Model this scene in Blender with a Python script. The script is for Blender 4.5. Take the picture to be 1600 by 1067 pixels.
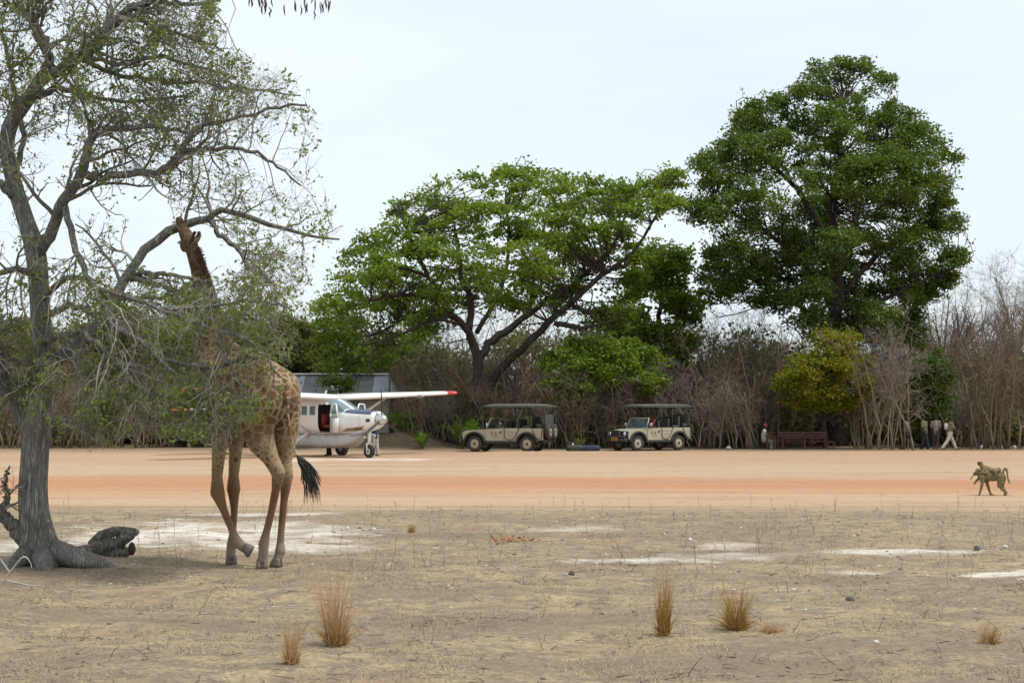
import bpy, bmesh, math, random
import numpy as np
from math import sin, cos, tan, pi, radians, sqrt, atan, atan2
from mathutils import Vector, Matrix

for o in list(bpy.data.objects):
    bpy.data.objects.remove(o)
sc = bpy.context.scene
COL = sc.collection

# ------------------------------------------------------------------ camera
F = 2600.0            # focal length in photo pixels (photo 1600 x 1067)
CAMZ = 2.18           # eye height: standing in a safari car
TILT = atan(104.5 / F)
cam = bpy.data.cameras.new('camera')
cam.sensor_width = 36.0
cam.lens = 36.0 * F / 1600.0
cam.clip_start = 0.1
cam.clip_end = 6000
camo = bpy.data.objects.new('camera', cam)
camo.location = (0, 0, CAMZ)
camo.rotation_euler = (pi / 2 + TILT, 0, 0)
COL.objects.link(camo)
sc.camera = camo

# ------------------------------------------------------------------ sky, sun, exposure
SUN_EL = radians(62)
SUN_AZ = radians(112)      # compass bearing of the sun: right of the camera and a little behind
world = bpy.data.worlds.new('World')
sc.world = world
world.use_nodes = True
wn, wl = world.node_tree.nodes, world.node_tree.links
wn.clear()
wout = wn.new('ShaderNodeOutputWorld')
bg = wn.new('ShaderNodeBackground')
bg.inputs['Strength'].default_value = 0.1
sky = wn.new('ShaderNodeTexSky')
sky.sky_type = 'NISHITA'
sky.sun_disc = False
sky.sun_elevation = SUN_EL
sky.sun_rotation = SUN_AZ
sky.dust_density = 1.0
sky.ozone_density = 1.5
tc = wn.new('ShaderNodeTexCoord')
mp = wn.new('ShaderNodeMapping')
mp.inputs['Scale'].default_value = (1.3, 1.3, 6.0)
nz = wn.new('ShaderNodeTexNoise')
nz.inputs['Scale'].default_value = 2.3
nz.inputs['Detail'].default_value = 6
nz.inputs['Roughness'].default_value = 0.55
rmp = wn.new('ShaderNodeValToRGB')
rmp.color_ramp.elements[0].position = 0.32
rmp.color_ramp.elements[0].color = (0.80, 0.80, 0.80, 1)
rmp.color_ramp.elements[1].position = 0.66
rmp.color_ramp.elements[1].color = (0.97, 0.97, 0.97, 1)
cm = wn.new('ShaderNodeMixRGB')
cm.inputs['Color2'].default_value = (7.0, 7.7, 8.15, 1)     # thin bright cloud layer
wl.new(tc.outputs['Generated'], mp.inputs['Vector'])
wl.new(mp.outputs['Vector'], nz.inputs['Vector'])
wl.new(nz.outputs['Fac'], rmp.inputs['Fac'])
wl.new(rmp.outputs['Color'], cm.inputs['Fac'])
wl.new(sky.outputs['Color'], cm.inputs['Color1'])
wl.new(cm.outputs['Color'], bg.inputs['Color'])
wl.new(bg.outputs['Background'], wout.inputs['Surface'])

sl = bpy.data.lights.new('sun', 'SUN')
sl.energy = 2.5
sl.angle = radians(10)
sl.color = (1.0, 0.95, 0.86)
so = bpy.data.objects.new('sun', sl)
sd = Vector((sin(SUN_AZ) * cos(SUN_EL), cos(SUN_AZ) * cos(SUN_EL), sin(SUN_EL)))
so.rotation_euler = sd.to_track_quat('Z', 'Y').to_euler()
so.location = (20, -20, 60)
COL.objects.link(so)

vs = sc.view_settings
vs.view_transform = 'Standard'
vs.look = 'None'
vs.exposure = 0.42
vs.gamma = 1.0
vs.use_curve_mapping = False

# ------------------------------------------------------------------ helpers
CT, ST = cos(TILT), sin(TILT)
def at(px, py, Y):
    """world point at depth Y on the sight line of a photo pixel"""
    u = (px - 800.0) / F; v = (533.5 - py) / F
    k = Y / (CT - v * ST)
    return np.array([u * k, Y, CAMZ + (ST + v * CT) * k])
def proj(P):
    P = np.asarray(P, float)
    y = P[..., 1]; z = P[..., 2] - CAMZ
    d = y * CT + z * ST
    return 800 + F * P[..., 0] / d, 533.5 - F * (-y * ST + z * CT) / d
def gdep(py):
    """depth at which flat ground shows on photo row py"""
    v = (533.5 - py) / F
    return -CAMZ * (CT - v * ST) / (ST + v * CT)
def gpt(px, py):
    return at(px, py, gdep(py))

def sstep(a, b, x):
    t = np.clip((np.asarray(x, float) - a) / (b - a), 0, 1)
    return t * t * (3 - 2 * t)

_r = np.random.default_rng(5)
_wk = _r.normal(0, 1, (26, 2)); _wk /= np.linalg.norm(_wk, axis=1)[:, None]
_wl = np.exp(_r.uniform(math.log(0.35), math.log(5.0), 26)); _wp = _r.uniform(0, 6.28, 26)
def hgt(x, y):
    x = np.asarray(x, float); y = np.asarray(y, float)
    h = np.zeros(np.broadcast(x, y).shape)
    for (kx, ky), L, p in zip(_wk, _wl, _wp):
        h = h + 0.0042 * L ** 0.6 * np.sin((kx * x + ky * y) * 6.283 / L + p)
    near = 1 - sstep(30, 37, y)
    calm = 1 - 0.85 * np.exp(-((x + 3.6) / 1.2) ** 2 - ((y - 23) / 1.1) ** 2)
    h = h * near * calm
    h = h + 0.16 * np.exp(-((x + 0.6) / 1.5) ** 2 - ((y - 21.6) / 0.9) ** 2)
    h = h + 0.10 * np.exp(-((x + 2.7) / 0.7) ** 2 - ((y - 21.2) / 0.5) ** 2)
    h = h + 0.11 * np.exp(-((y - 80.6) / 1.6) ** 2) * sstep(-2.6, -0.6, x)
    bank = sstep(87.0, 90.5, y) * (1 - sstep(97, 104, y))
    h = h + bank * (0.75 + .12 * np.sin(x * 1.7) + .08 * np.sin(x * 4.1 + 1)) * sstep(-11.5, -7.5, x) * (1 - sstep(-5.2, -2.4, x))
    return h

class MB:
    def __init__(s):
        s.v = []; s.f = []; s.n = 0
    def add(s, V, *Fs):
        V = np.asarray(V, float).reshape(-1, 3)
        for f in Fs:
            if isinstance(f, np.ndarray):
                if f.size: s.f.append(f.astype(np.int64) + s.n)
            else:
                for q in f: s.f.append(np.array([q], dtype=np.int64) + s.n)
        s.v.append(V); s.n += len(V)
        return s
    def arrays(s):
        return np.concatenate(s.v), s.f
    def mesh(s, name, mat=None, smooth=True):
        me = bpy.data.meshes.new(name)
        V = np.concatenate(s.v)
        li = np.concatenate([f.ravel() for f in s.f])
        tot = np.concatenate([np.full(len(f), f.shape[1]) for f in s.f])
        st = np.concatenate([[0], np.cumsum(tot)[:-1]])
        me.vertices.add(len(V)); me.vertices.foreach_set('co', V.ravel().astype(np.float32))
        me.loops.add(len(li)); me.loops.foreach_set('vertex_index', li.astype(np.int32))
        me.polygons.add(len(tot)); me.polygons.foreach_set('loop_start', st.astype(np.int32))
        me.polygons.foreach_set('use_smooth', np.full(len(tot), smooth))
        me.update(calc_edges=True)
        me.validate()
        if mat: me.materials.append(mat)
        return me
    def build(s, name, mat=None, parent=None, smooth=True):
        return obj(name, s.mesh(name, mat, smooth), parent)

def obj(name, me, parent=None):
    o = bpy.data.objects.new(name, me); COL.objects.link(o)
    if parent: o.parent = parent
    return o
def tag(o, label, cat, group=None):
    o['label'] = label; o['category'] = cat
    if group: o['group'] = group
    return o
def thing(name, label, cat, loc=(0, 0, 0), rz=0, group=None):
    o = bpy.data.objects.new(name, None); COL.objects.link(o)
    o.empty_display_size = 0.2
    o.location = tuple(float(c) for c in loc); o.rotation_euler = (0, 0, rz)
    return tag(o, label, cat, group)
def structure(o):
    o['kind'] = 'structure'; return o
def stuff(o):
    o['kind'] = 'stuff'; return o
def copy_tree(o, parent=None):
    c = o.copy(); COL.objects.link(c); c.parent = parent
    for ch in list(o.children): copy_tree(ch, c)
    return c

def nrm(a):
    return a / (np.linalg.norm(a, axis=-1, keepdims=True) + 1e-12)
def tubes(mb, P, R, sides=4, cap=True):
    P = np.asarray(P, float); R = np.asarray(R, float)
    if P.ndim == 2: P = P[None]; R = R[None]
    N, K = P.shape[:2]
    if N == 0: return mb
    T = nrm(np.gradient(P, axis=1))
    ref = np.zeros_like(T); ref[..., 0] = 0.31; ref[..., 1] = 0.83; ref[..., 2] = 0.46
    mt = nrm(T.mean(axis=1))
    bad = np.abs((mt * np.array([0.31, 0.83, 0.46])).sum(-1)) > 0.9
    ref[bad] = [0.9, -0.3, 0.2]
    A = nrm(np.cross(T, ref)); B = np.cross(T, A)
    th = np.arange(sides) * 2 * pi / sides
    V = P[:, :, None, :] + R[:, :, None, None] * (np.cos(th)[:, None] * A[:, :, None, :] + np.sin(th)[:, None] * B[:, :, None, :])
    idx = np.arange(N * K * sides).reshape(N, K, sides)
    nx = np.roll(idx, -1, axis=2)
    Fq = np.stack([idx[:, :-1], nx[:, :-1], nx[:, 1:], idx[:, 1:]], -1).reshape(-1, 4)
    fs = [Fq]
    if cap:
        fs += [idx[:, 0, ::-1].reshape(N, sides), idx[:, -1].reshape(N, sides)]
    mb.add(V.reshape(-1, 3), *fs)
    return mb
def spline(pts, n):
    """Catmull-Rom through pts (m x d) -> n points"""
    p = np.asarray(pts, float); m = len(p)
    q = np.vstack([2 * p[0] - p[1], p, 2 * p[-1] - p[-2]])
    t = np.linspace(0, m - 1 - 1e-9, n); i = np.floor(t).astype(int); f = (t - i)[:, None]
    a, b, c, d = q[i], q[i + 1], q[i + 2], q[i + 3]
    return 0.5 * (2 * b + (c - a) * f + (2 * a - 5 * b + 4 * c - d) * f ** 2 + (3 * b - a - 3 * c + d) * f ** 3)
def tube1(mb, pts, radii, sides=8, n=None, cap=True):
    pts = np.asarray(pts, float); radii = np.asarray(radii, float)
    if radii.ndim == 0: radii = np.full(len(pts), float(radii))
    if n:
        q = spline(np.hstack([pts, radii[:, None]]), n); pts, radii = q[:, :3], np.maximum(q[:, 3], 1e-4)
    return tubes(mb, pts, radii, sides, cap)
def bar(mb, a, b, r, sides=6):
    return tubes(mb, np.array([a, b], float), np.array([r, r], float), sides)
def box(mb, c, s, M=None):
    c = np.asarray(c, float); s = np.asarray(s, float) / 2
    V = np.array([[x, y, z] for x in (-1, 1) for y in (-1, 1) for z in (-1, 1)], float) * s
    if M is not None: V = V @ np.asarray(M).T
    return mb.add(V + c, np.array([[0, 1, 3, 2], [4, 6, 7, 5], [0, 4, 5, 1], [2, 3, 7, 6], [0, 2, 6, 4], [1, 5, 7, 3]]))
def prism(mb, poly, y0, y1, ax=1):
    """2-D polygon extruded along one axis (ax=1: poly in x,z)"""
    n = len(poly); V = []
    for d in (y0, y1):
        for a, b in poly:
            V.append({0: (d, a, b), 1: (a, d, b), 2: (a, b, d)}[ax])
    fs = [list(range(n))[::-1], list(range(n, 2 * n))]
    fs += [[i, (i + 1) % n, n + (i + 1) % n, n + i] for i in range(n)]
    return mb.add(V, fs)
def ellipsoid(mb, c, r, M=None, nu=14, nv=9):
    u = np.arange(nu) * 2 * pi / nu; v = np.linspace(0, pi, nv)
    V = np.array([[sin(b) * cos(a), sin(b) * sin(a), cos(b)] for b in v[1:-1] for a in u])
    V = np.vstack([V, [[0, 0, 1], [0, 0, -1]]]) * np.asarray(r, float)
    if M is not None: V = V @ np.asarray(M).T
    idx = np.arange((nv - 2) * nu).reshape(nv - 2, nu); nx = np.roll(idx, -1, 1)
    fq = np.stack([idx[:-1], idx[1:], nx[1:], nx[:-1]], -1).reshape(-1, 4)
    t = (nv - 2) * nu
    f1 = np.stack([np.full(nu, t), idx[0], nx[0]], -1); f2 = np.stack([np.full(nu, t + 1), nx[-1], idx[-1]], -1)
    return mb.add(V + np.asarray(c, float), fq, f1, f2)
def capsule(mb, p0, r0, p1, r1, sides=12):
    p0 = np.asarray(p0, float); p1 = np.asarray(p1, float)
    d = p1 - p0; L = np.linalg.norm(d); d = d / (L + 1e-9)
    pts = []; rad = []
    for a in (80, 50, 20): pts.append(p0 - d * r0 * sin(radians(a))); rad.append(r0 * cos(radians(a)))
    for a in (-20, -50, -80): pts.append(p1 - d * r1 * sin(radians(a))); rad.append(r1 * cos(radians(a)))
    pts.insert(3, p0); rad.insert(3, r0); pts.insert(4, p1); rad.insert(4, r1)
    return tubes(mb, np.array(pts), np.array(rad), sides)
def chain(mb, pts, radii, sides=12):
    for i in range(len(pts) - 1): capsule(mb, pts[i], radii[i], pts[i + 1], radii[i + 1], sides)
    return mb
def lathe(mb, prof, n=24, axis=1, c=(0, 0, 0), cap=True):
    """profile [(offset along axis, radius)] spun about an axis"""
    th = np.arange(n) * 2 * pi / n; V = []
    for o, r in prof:
        for t in th:
            p = [0, 0, 0]; p[axis] = o; p[(axis + 1) % 3] = r * cos(t); p[(axis + 2) % 3] = r * sin(t); V.append(p)
    idx = np.arange(len(prof) * n).reshape(len(prof), n); nx = np.roll(idx, -1, 1)
    fq = np.stack([idx[:-1], nx[:-1], nx[1:], idx[1:]], -1).reshape(-1, 4)
    return mb.add(np.array(V) + np.asarray(c, float), fq, *((idx[0][None, ::-1], idx[-1][None]) if cap else ()))
def remesh(mb, name, mat, voxel, smooth=4, parent=None):
    """weld overlapping shapes into ONE continuous skin"""
    o = mb.build(name + '_raw', None)
    m = o.modifiers.new('r', 'REMESH'); m.mode = 'VOXEL'; m.voxel_size = voxel
    if smooth:
        s = o.modifiers.new('s', 'SMOOTH'); s.iterations = smooth; s.factor = 0.5
    dg = bpy.context.evaluated_depsgraph_get()
    me = bpy.data.meshes.new_from_object(o.evaluated_get(dg))
    bpy.data.objects.remove(o)
    me.polygons.foreach_set('use_smooth', np.full(len(me.polygons), True))
    me.materials.clear()
    if mat: me.materials.append(mat)
    me.name = name
    return obj(name, me, parent)
def inside(poly, px, py):
    poly = np.asarray(poly, float); r = np.zeros(np.shape(px), bool); j = len(poly) - 1
    for i in range(len(poly)):
        xi, yi = poly[i]; xj, yj = poly[j]
        c = ((yi > py) != (yj > py)) & (px < (xj - xi) * (py - yi) / (yj - yi + 1e-12) + xi)
        r ^= c; j = i
    return r
def sprout(P, R, n, lmin, lmax, K, ang, grav, wig, rng, t0=.2, t1=1., rsc=.55, rtip=.35, rmin=.002, bias=None):
    """n random side branches on every polyline"""
    N, Kp = P.shape[:2]
    if N == 0: return np.zeros((0, K, 3)), np.zeros((0, K))
    idx = np.repeat(np.arange(N), n); M = len(idx)
    t = rng.uniform(t0, t1, M) * (Kp - 1) * 0.9999; i = t.astype(int); f = (t - i)[:, None]
    b = P[idx, i] * (1 - f) + P[idx, i + 1] * f
    T = nrm(P[idx, i + 1] - P[idx, i])
    r = rng.normal(0, 1, (M, 3)); r = nrm(r - (r * T).sum(-1, keepdims=True) * T)
    a = np.radians(rng.uniform(ang[0], ang[1], M))[:, None]
    D = np.cos(a) * T + np.sin(a) * r
    if bias is not None: D = nrm(D + np.asarray(bias))
    L = rng.uniform(lmin, lmax, M) * (1.15 - 0.45 * t / (Kp - 1))
    r0 = np.maximum((R[idx, i] * (1 - f[:, 0]) + R[idx, i + 1] * f[:, 0]) * rsc, rmin)
    out = np.zeros((M, K, 3)); out[:, 0] = b; p = b.copy()
    for k in range(1, K):
        D = nrm(D + rng.normal(0, wig, (M, 3)) + np.array([0, 0, grav]))
        p = p + D * (L / (K - 1))[:, None]; out[:, k] = p
    return out, r0[:, None] * np.linspace(1, rtip, K)[None]
def leaves(mb, C, size, rng, wid=.45, up=0.0, svar=.35, D=None):
    """one pointed leaf face per point; the leaf starts at the point"""
    n = len(C)
    if n == 0: return mb
    u = nrm(rng.normal(0, 1, (n, 3)) if D is None else D + rng.normal(0, .6, (n, 3)))
    w = rng.normal(0, 1, (n, 3)); w[:, 2] += 0
    if up:   # leaf blades lie flat: width direction close to horizontal
        w[:, 2] *= (1 - up); u[:, 2] *= (1 - up); u = nrm(u)
    v = nrm(w - (w * u).sum(-1, keepdims=True) * u)
    s = (size * rng.uniform(1 - svar, 1 + svar, n))[:, None]
    V = np.stack([C, C + u * s * .45 + v * s * wid * .5, C + u * s, C + u * s * .5 - v * s * wid * .5], 1)
    return mb.add(V.reshape(-1, 3), np.arange(4 * n).reshape(n, 4))

# ------------------------------------------------------------------ materials
def new_mat(name):
    m = bpy.data.materials.new(name); m.use_nodes = True
    nt = m.node_tree; nt.nodes.clear()
    out = nt.nodes.new('ShaderNodeOutputMaterial')
    return m, nt.nodes, nt.links, out
def rgba(c): return (c[0], c[1], c[2], 1)
def noise(n, l, vec, scale, detail=4, rough=.55, dist=0):
    t = n.new('ShaderNodeTexNoise'); t.inputs['Scale'].default_value = scale
    t.inputs['Detail'].default_value = detail; t.inputs['Roughness'].default_value = rough
    t.inputs['Distortion'].default_value = dist
    if vec is not None: l.new(vec, t.inputs['Vector'])
    return t.outputs['Fac']
def ramp(n, l, fac, stops, interp='LINEAR'):
    r = n.new('ShaderNodeValToRGB'); e = r.color_ramp.elements; r.color_ramp.interpolation = interp
    while len(e) > 1: e.remove(e[-1])
    e[0].position = stops[0][0]; e[0].color = rgba(stops[0][1])
    for p, c in stops[1:]:
        x = e.new(p); x.color = rgba(c)
    l.new(fac, r.inputs['Fac']); return r.outputs['Color']
def math_(n, l, op, a, b=None, clamp=False):
    m = n.new('ShaderNodeMath'); m.operation = op; m.use_clamp = clamp
    for i, x in enumerate((a, b)):
        if x is None: continue
        if isinstance(x, (int, float)): m.inputs[i].default_value = x
        else: l.new(x, m.inputs[i])
    return m.outputs[0]
def mix(n, l, fac, a, b, mode='MIX'):
    m = n.new('ShaderNodeMixRGB'); m.blend_type = mode
    for i, x in zip(('Fac', 'Color1', 'Color2'), (fac, a, b)):
        if isinstance(x, (int, float)): m.inputs[i].default_value = x
        elif isinstance(x, tuple): m.inputs[i].default_value = rgba(x)
        else: l.new(x, m.inputs[i])
    return m.outputs['Color']
def bump(n, l, h, strength, dist):
    b = n.new('ShaderNodeBump'); b.inputs['Strength'].default_value = strength
    b.inputs['Distance'].default_value = dist; l.new(h, b.inputs['Height']); return b.outputs['Normal']
def surf(name, c1, c2=None, scale=3., rough=.7, bumpd=0, bscale=None, metal=0, spec=.5, coat=0, stretch=None, lo=.35, hi=.65):
    """paint / wood / cloth: two tones broken up by noise, optional relief"""
    m, n, l, out = new_mat(name)
    p = n.new('ShaderNodeBsdfPrincipled')
    p.inputs['Roughness'].default_value = rough; p.inputs['Metallic'].default_value = metal
    p.inputs['Specular IOR Level'].default_value = spec
    p.inputs['Coat Weight'].default_value = coat
    t = n.new('ShaderNodeTexCoord'); vec = t.outputs['Object']
    if stretch:
        mpn = n.new('ShaderNodeMapping'); mpn.inputs['Scale'].default_value = stretch
        l.new(vec, mpn.inputs['Vector']); vec = mpn.outputs['Vector']
    c2 = c2 or tuple(x * .8 for x in c1)
    f = noise(n, l, vec, scale, 5)
    l.new(ramp(n, l, f, [(lo, c1), (hi, c2)]), p.inputs['Base Color'])
    if bumpd:
        h = noise(n, l, vec, bscale or scale * 3, 6, .65)
        l.new(bump(n, l, h, 1.0, bumpd), p.inputs['Normal'])
    l.new(p.outputs[0], out.inputs['Surface'])
    return m
def leafmat(name, cols, trans=.35, rough=.5):
    """leaves: tone varies leaf by leaf and clump by clump"""
    m, n, l, out = new_mat(name)
    g = n.new('ShaderNodeNewGeometry')
    t = n.new('ShaderNodeTexCoord')
    f = noise(n, l, t.outputs['Object'], 0.55, 2)
    k = math_(n, l, 'ADD', math_(n, l, 'MULTIPLY', g.outputs['Random Per Island'], .55), math_(n, l, 'MULTIPLY', f, .9))
    k = math_(n, l, 'SUBTRACT', k, .22, True)
    st = [(i / (len(cols) - 1), c) for i, c in enumerate(cols)]
    c = ramp(n, l, k, st)
    p = n.new('ShaderNodeBsdfPrincipled'); p.inputs['Roughness'].default_value = rough
    p.inputs['Specular IOR Level'].default_value = .35
    tr = n.new('ShaderNodeBsdfTranslucent')
    c2 = mix(n, l, 1.0, c, (1.0, 1.0, .55), 'MULTIPLY')
    l.new(c, p.inputs['Base Color']); l.new(c2, tr.inputs['Color'])
    ms = n.new('ShaderNodeMixShader'); ms.inputs[0].default_value = trans
    l.new(p.outputs[0], ms.inputs[1]); l.new(tr.outputs[0], ms.inputs[2])
    l.new(ms.outputs[0], out.inputs['Surface'])
    return m
def barkmat(name, c1, c2, scale, bumpd, furrow=True):
    """furrowed bark: long broken ridges, no cells"""
    m, n, l, out = new_mat(name)
    t = n.new('ShaderNodeTexCoord')
    mpn = n.new('ShaderNodeMapping'); mpn.inputs['Scale'].default_value = (1, 1, .11 if furrow else .5)
    l.new(t.outputs['Object'], mpn.inputs['Vector'])
    a = noise(n, l, mpn.outputs['Vector'], scale, 5, .6, 1.2)
    b = noise(n, l, t.outputs['Object'], scale * .12, 3)
    fine = noise(n, l, mpn.outputs['Vector'], scale * 3.2, 4, .65, .4)
    r = n.new('ShaderNodeMath'); r.operation = 'ABSOLUTE'; l.new(math_(n, l, 'SUBTRACT', a, .5), r.inputs[0])
    ridge = math_(n, l, 'MULTIPLY', r.outputs[0], 6.5, True)
    h = math_(n, l, 'ADD', math_(n, l, 'MULTIPLY', ridge, .75), math_(n, l, 'MULTIPLY', fine, .3))
    c = ramp(n, l, math_(n, l, 'ADD', math_(n, l, 'MULTIPLY', fine, .6), math_(n, l, 'MULTIPLY', b, .4)), [(.38, c1), (.60, c2)])
    c = mix(n, l, math_(n, l, 'MULTIPLY', math_(n, l, 'SUBTRACT', 1, ridge), .75), c, tuple(x * .45 for x in c1))
    p = n.new('ShaderNodeBsdfPrincipled'); p.inputs['Roughness'].default_value = .9; p.inputs['Specular IOR Level'].default_value = .15
    l.new(c, p.inputs['Base Color']); l.new(bump(n, l, h, 1.0, bumpd), p.inputs['Normal'])
    l.new(p.outputs[0], out.inputs['Surface'])
    return m
def twigmat(name, cols):
    m, n, l, out = new_mat(name)
    g = n.new('ShaderNodeNewGeometry')
    t = n.new('ShaderNodeTexCoord')
    k = math_(n, l, 'ADD', math_(n, l, 'MULTIPLY', g.outputs['Random Per Island'], .7), math_(n, l, 'MULTIPLY', noise(n, l, t.outputs['Object'], 1.5, 2), .5))
    k = math_(n, l, 'SUBTRACT', k, .1, True)
    c = ramp(n, l, k, [(i / (len(cols) - 1), q) for i, q in enumerate(cols)])
    p = n.new('ShaderNodeBsdfPrincipled'); p.inputs['Roughness'].default_value = .9; p.inputs['Specular IOR Level'].default_value = .1
    l.new(c, p.inputs['Base Color']); l.new(p.outputs[0], out.inputs['Surface'])
    return m
def glassmat(name, tint, alpha=.55, rough=.04):
    m, n, l, out = new_mat(name)
    p = n.new('ShaderNodeBsdfPrincipled'); p.inputs['Base Color'].default_value = rgba(tint)
    p.inputs['Roughness'].default_value = rough; p.inputs['Specular IOR Level'].default_value = .8
    tr = n.new('ShaderNodeBsdfTransparent'); tr.inputs['Color'].default_value = (.75, .85, .88, 1)
    ms = n.new('ShaderNodeMixShader'); ms.inputs[0].default_value = alpha
    l.new(tr.outputs[0], ms.inputs[1]); l.new(p.outputs[0], ms.inputs[2]); l.new(ms.outputs[0], out.inputs['Surface'])
    return m

# earth: one material for the veld and the airstrip, zoned by where it lies
def earthmat():
    m, n, l, out = new_mat('earth')
    g = n.new('ShaderNodeNewGeometry'); pos = g.outputs['Position']
    sep = n.new('ShaderNodeSeparateXYZ'); l.new(pos, sep.inputs[0])
    def mapped(s):
        q = n.new('ShaderNodeMapping'); q.inputs['Scale'].default_value = s; l.new(pos, q.inputs['Vector']); return q.outputs['Vector']
    # zones across the strip
    wob = noise(n, l, mapped((.035, .16, 1)), 1.0, 5, .6)
    wob2 = noise(n, l, mapped((.5, 1.2, 1)), 1.0, 5, .65)
    yy = math_(n, l, 'ADD', sep.outputs['Y'], math_(n, l, 'MULTIPLY', math_(n, l, 'SUBTRACT', wob, .5), 9.0))
    yy = math_(n, l, 'ADD', yy, math_(n, l, 'MULTIPLY', math_(n, l, 'SUBTRACT', wob2, .5), 4.0))
    fac = math_(n, l, 'DIVIDE', math_(n, l, 'SUBTRACT', yy, 30.0), 70.0, True)
    Z = lambda y: (y - 30.0) / 70.0
    tan_, ora, pink, grey = (.44, .325, .215), (.44, .215, .115), (.405, .255, .165), (.29, .225, .16)
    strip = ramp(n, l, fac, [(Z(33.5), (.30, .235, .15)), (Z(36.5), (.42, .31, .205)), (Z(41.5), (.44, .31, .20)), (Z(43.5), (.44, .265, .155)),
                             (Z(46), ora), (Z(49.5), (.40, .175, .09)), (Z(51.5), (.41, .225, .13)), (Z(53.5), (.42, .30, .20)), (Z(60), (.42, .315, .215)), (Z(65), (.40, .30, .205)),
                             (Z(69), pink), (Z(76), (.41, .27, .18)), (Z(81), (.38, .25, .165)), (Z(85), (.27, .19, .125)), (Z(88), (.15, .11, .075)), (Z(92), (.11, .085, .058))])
    streak = noise(n, l, mapped((.06, 1.1, 1)), 1.0, 6, .62)
    strip = mix(n, l, math_(n, l, 'MULTIPLY', math_(n, l, 'SUBTRACT', streak, .36, True), 1.3, True), strip, (.46, .335, .225))
    blot = noise(n, l, mapped((.12, .5, 1)), 1.0, 6, .6)
    strip = mix(n, l, ramp(n, l, blot, [(.50, (0, 0, 0)), (.64, (.7, .7, .7))]), strip, (.36, .23, .15))
    speck = noise(n, l, mapped((2.2, 2.2, 2.2)), 1.0, 4, .6)
    strip = mix(n, l, ramp(n, l, speck, [(.58, (0, 0, 0)), (.68, (.65, .65, .65))]), strip, (.24, .16, .10))
    rut = noise(n, l, mapped((.02, 2.6, 1)), 1.0, 3, .5)
    strip = mix(n, l, ramp(n, l, rut, [(.55, (0, 0, 0)), (.68, (.6, .6, .6))]), strip, (.31, .20, .13))
    # veld: straw litter, bare grey earth
    a = noise(n, l, mapped((.35, .5, 1)), 1.0, 6, .62)
    b = noise(n, l, mapped((2.6, 3.4, 3)), 1.0, 7, .7)
    c = noise(n, l, mapped((17, 21, 17)), 1.0, 5, .75)
    veld = ramp(n, l, a, [(.30, (.22, .17, .12)), (.44, (.30, .23, .15)), (.55, (.375, .29, .18)), (.70, (.40, .31, .195))])
    veld = mix(n, l, ramp(n, l, b, [(.42, (.85, .85, .85)), (.56, (0, 0, 0))]), veld, (.195, .155, .118))
    veld = mix(n, l, ramp(n, l, c, [(.36, (.8, .8, .8)), (.52, (0, 0, 0))]), veld, (.135, .11, .085))
    veld = mix(n, l, ramp(n, l, c, [(.56, (0, 0, 0)), (.70, (.75, .75, .75))]), veld, (.52, .43, .285))
    big = noise(n, l, mapped((.16, .42, 1)), 1.3, 5, .6)
    veld = mix(n, l, ramp(n, l, big, [(.50, (0, 0, 0)), (.64, (.8, .8, .8))]), veld, mix(n, l, c, (.115, .09, .068), (.28, .215, .155)))
    # a reddish earth heap of fine soil
    rd = noise(n, l, mapped((.22, .3, 1)), 1.7, 4)
    veld = mix(n, l, ramp(n, l, rd, [(.56, (0, 0, 0)), (.70, (.6, .6, .6))]), veld, (.285, .195, .135))
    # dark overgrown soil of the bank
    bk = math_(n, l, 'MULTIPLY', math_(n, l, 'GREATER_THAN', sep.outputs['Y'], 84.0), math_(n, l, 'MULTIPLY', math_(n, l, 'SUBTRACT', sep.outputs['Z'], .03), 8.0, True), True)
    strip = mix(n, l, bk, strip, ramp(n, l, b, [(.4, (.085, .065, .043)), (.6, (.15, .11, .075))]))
    # where the strip begins
    edge = math_(n, l, 'ADD', sep.outputs['Y'], math_(n, l, 'MULTIPLY', math_(n, l, 'SUBTRACT', b, .5), 6.0))
    edge = math_(n, l, 'ADD', edge, math_(n, l, 'MULTIPLY', math_(n, l, 'SUBTRACT', wob, .5), 7.0))
    em = n.new('ShaderNodeMapRange'); em.inputs['From Min'].default_value = 33.2; em.inputs['From Max'].default_value = 37.0
    l.new(edge, em.inputs['Value'])
    col = mix(n, l, em.outputs[0], veld, strip)
    # spreads of white sand
    rag = noise(n, l, mapped((.8, 1.5, 1)), 1.0, 7, .68)
    total = None
    for px, py, hw, hh, k in SAND:
        c0 = gpt(px, py); ya, yb = gdep(py + hh), gdep(py - hh)
        sx = hw / F * c0[1]; sy = (yb - ya) / 2; cy = (ya + yb) / 2
        ex = math_(n, l, 'DIVIDE', math_(n, l, 'SUBTRACT', sep.outputs['X'], float(c0[0])), float(sx))
        ey = math_(n, l, 'DIVIDE', math_(n, l, 'SUBTRACT', sep.outputs['Y'], float(cy)), float(sy))
        d = math_(n, l, 'SQRT', math_(n, l, 'ADD', math_(n, l, 'MULTIPLY', ex, ex), math_(n, l, 'MULTIPLY', ey, ey)))
        d = math_(n, l, 'ADD', d, math_(n, l, 'MULTIPLY', math_(n, l, 'SUBTRACT', rag, .5), 3.0))
        mr = n.new('ShaderNodeMapRange'); mr.inputs['From Min'].default_value = 1.05; mr.inputs['From Max'].default_value = .55
        mr.inputs['To Max'].default_value = k; l.new(d, mr.inputs['Value'])
        total = mr.outputs[0] if total is None else math_(n, l, 'MAXIMUM', total, mr.outputs[0])
    sk = noise(n, l, mapped((.7, 1.5, 1)), 1.0, 7, .7)
    thin = math_(n, l, 'MULTIPLY', total, ramp(n, l, c, [(.36, (.45, .45, .45)), (.54, (1, 1, 1))]))
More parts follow.
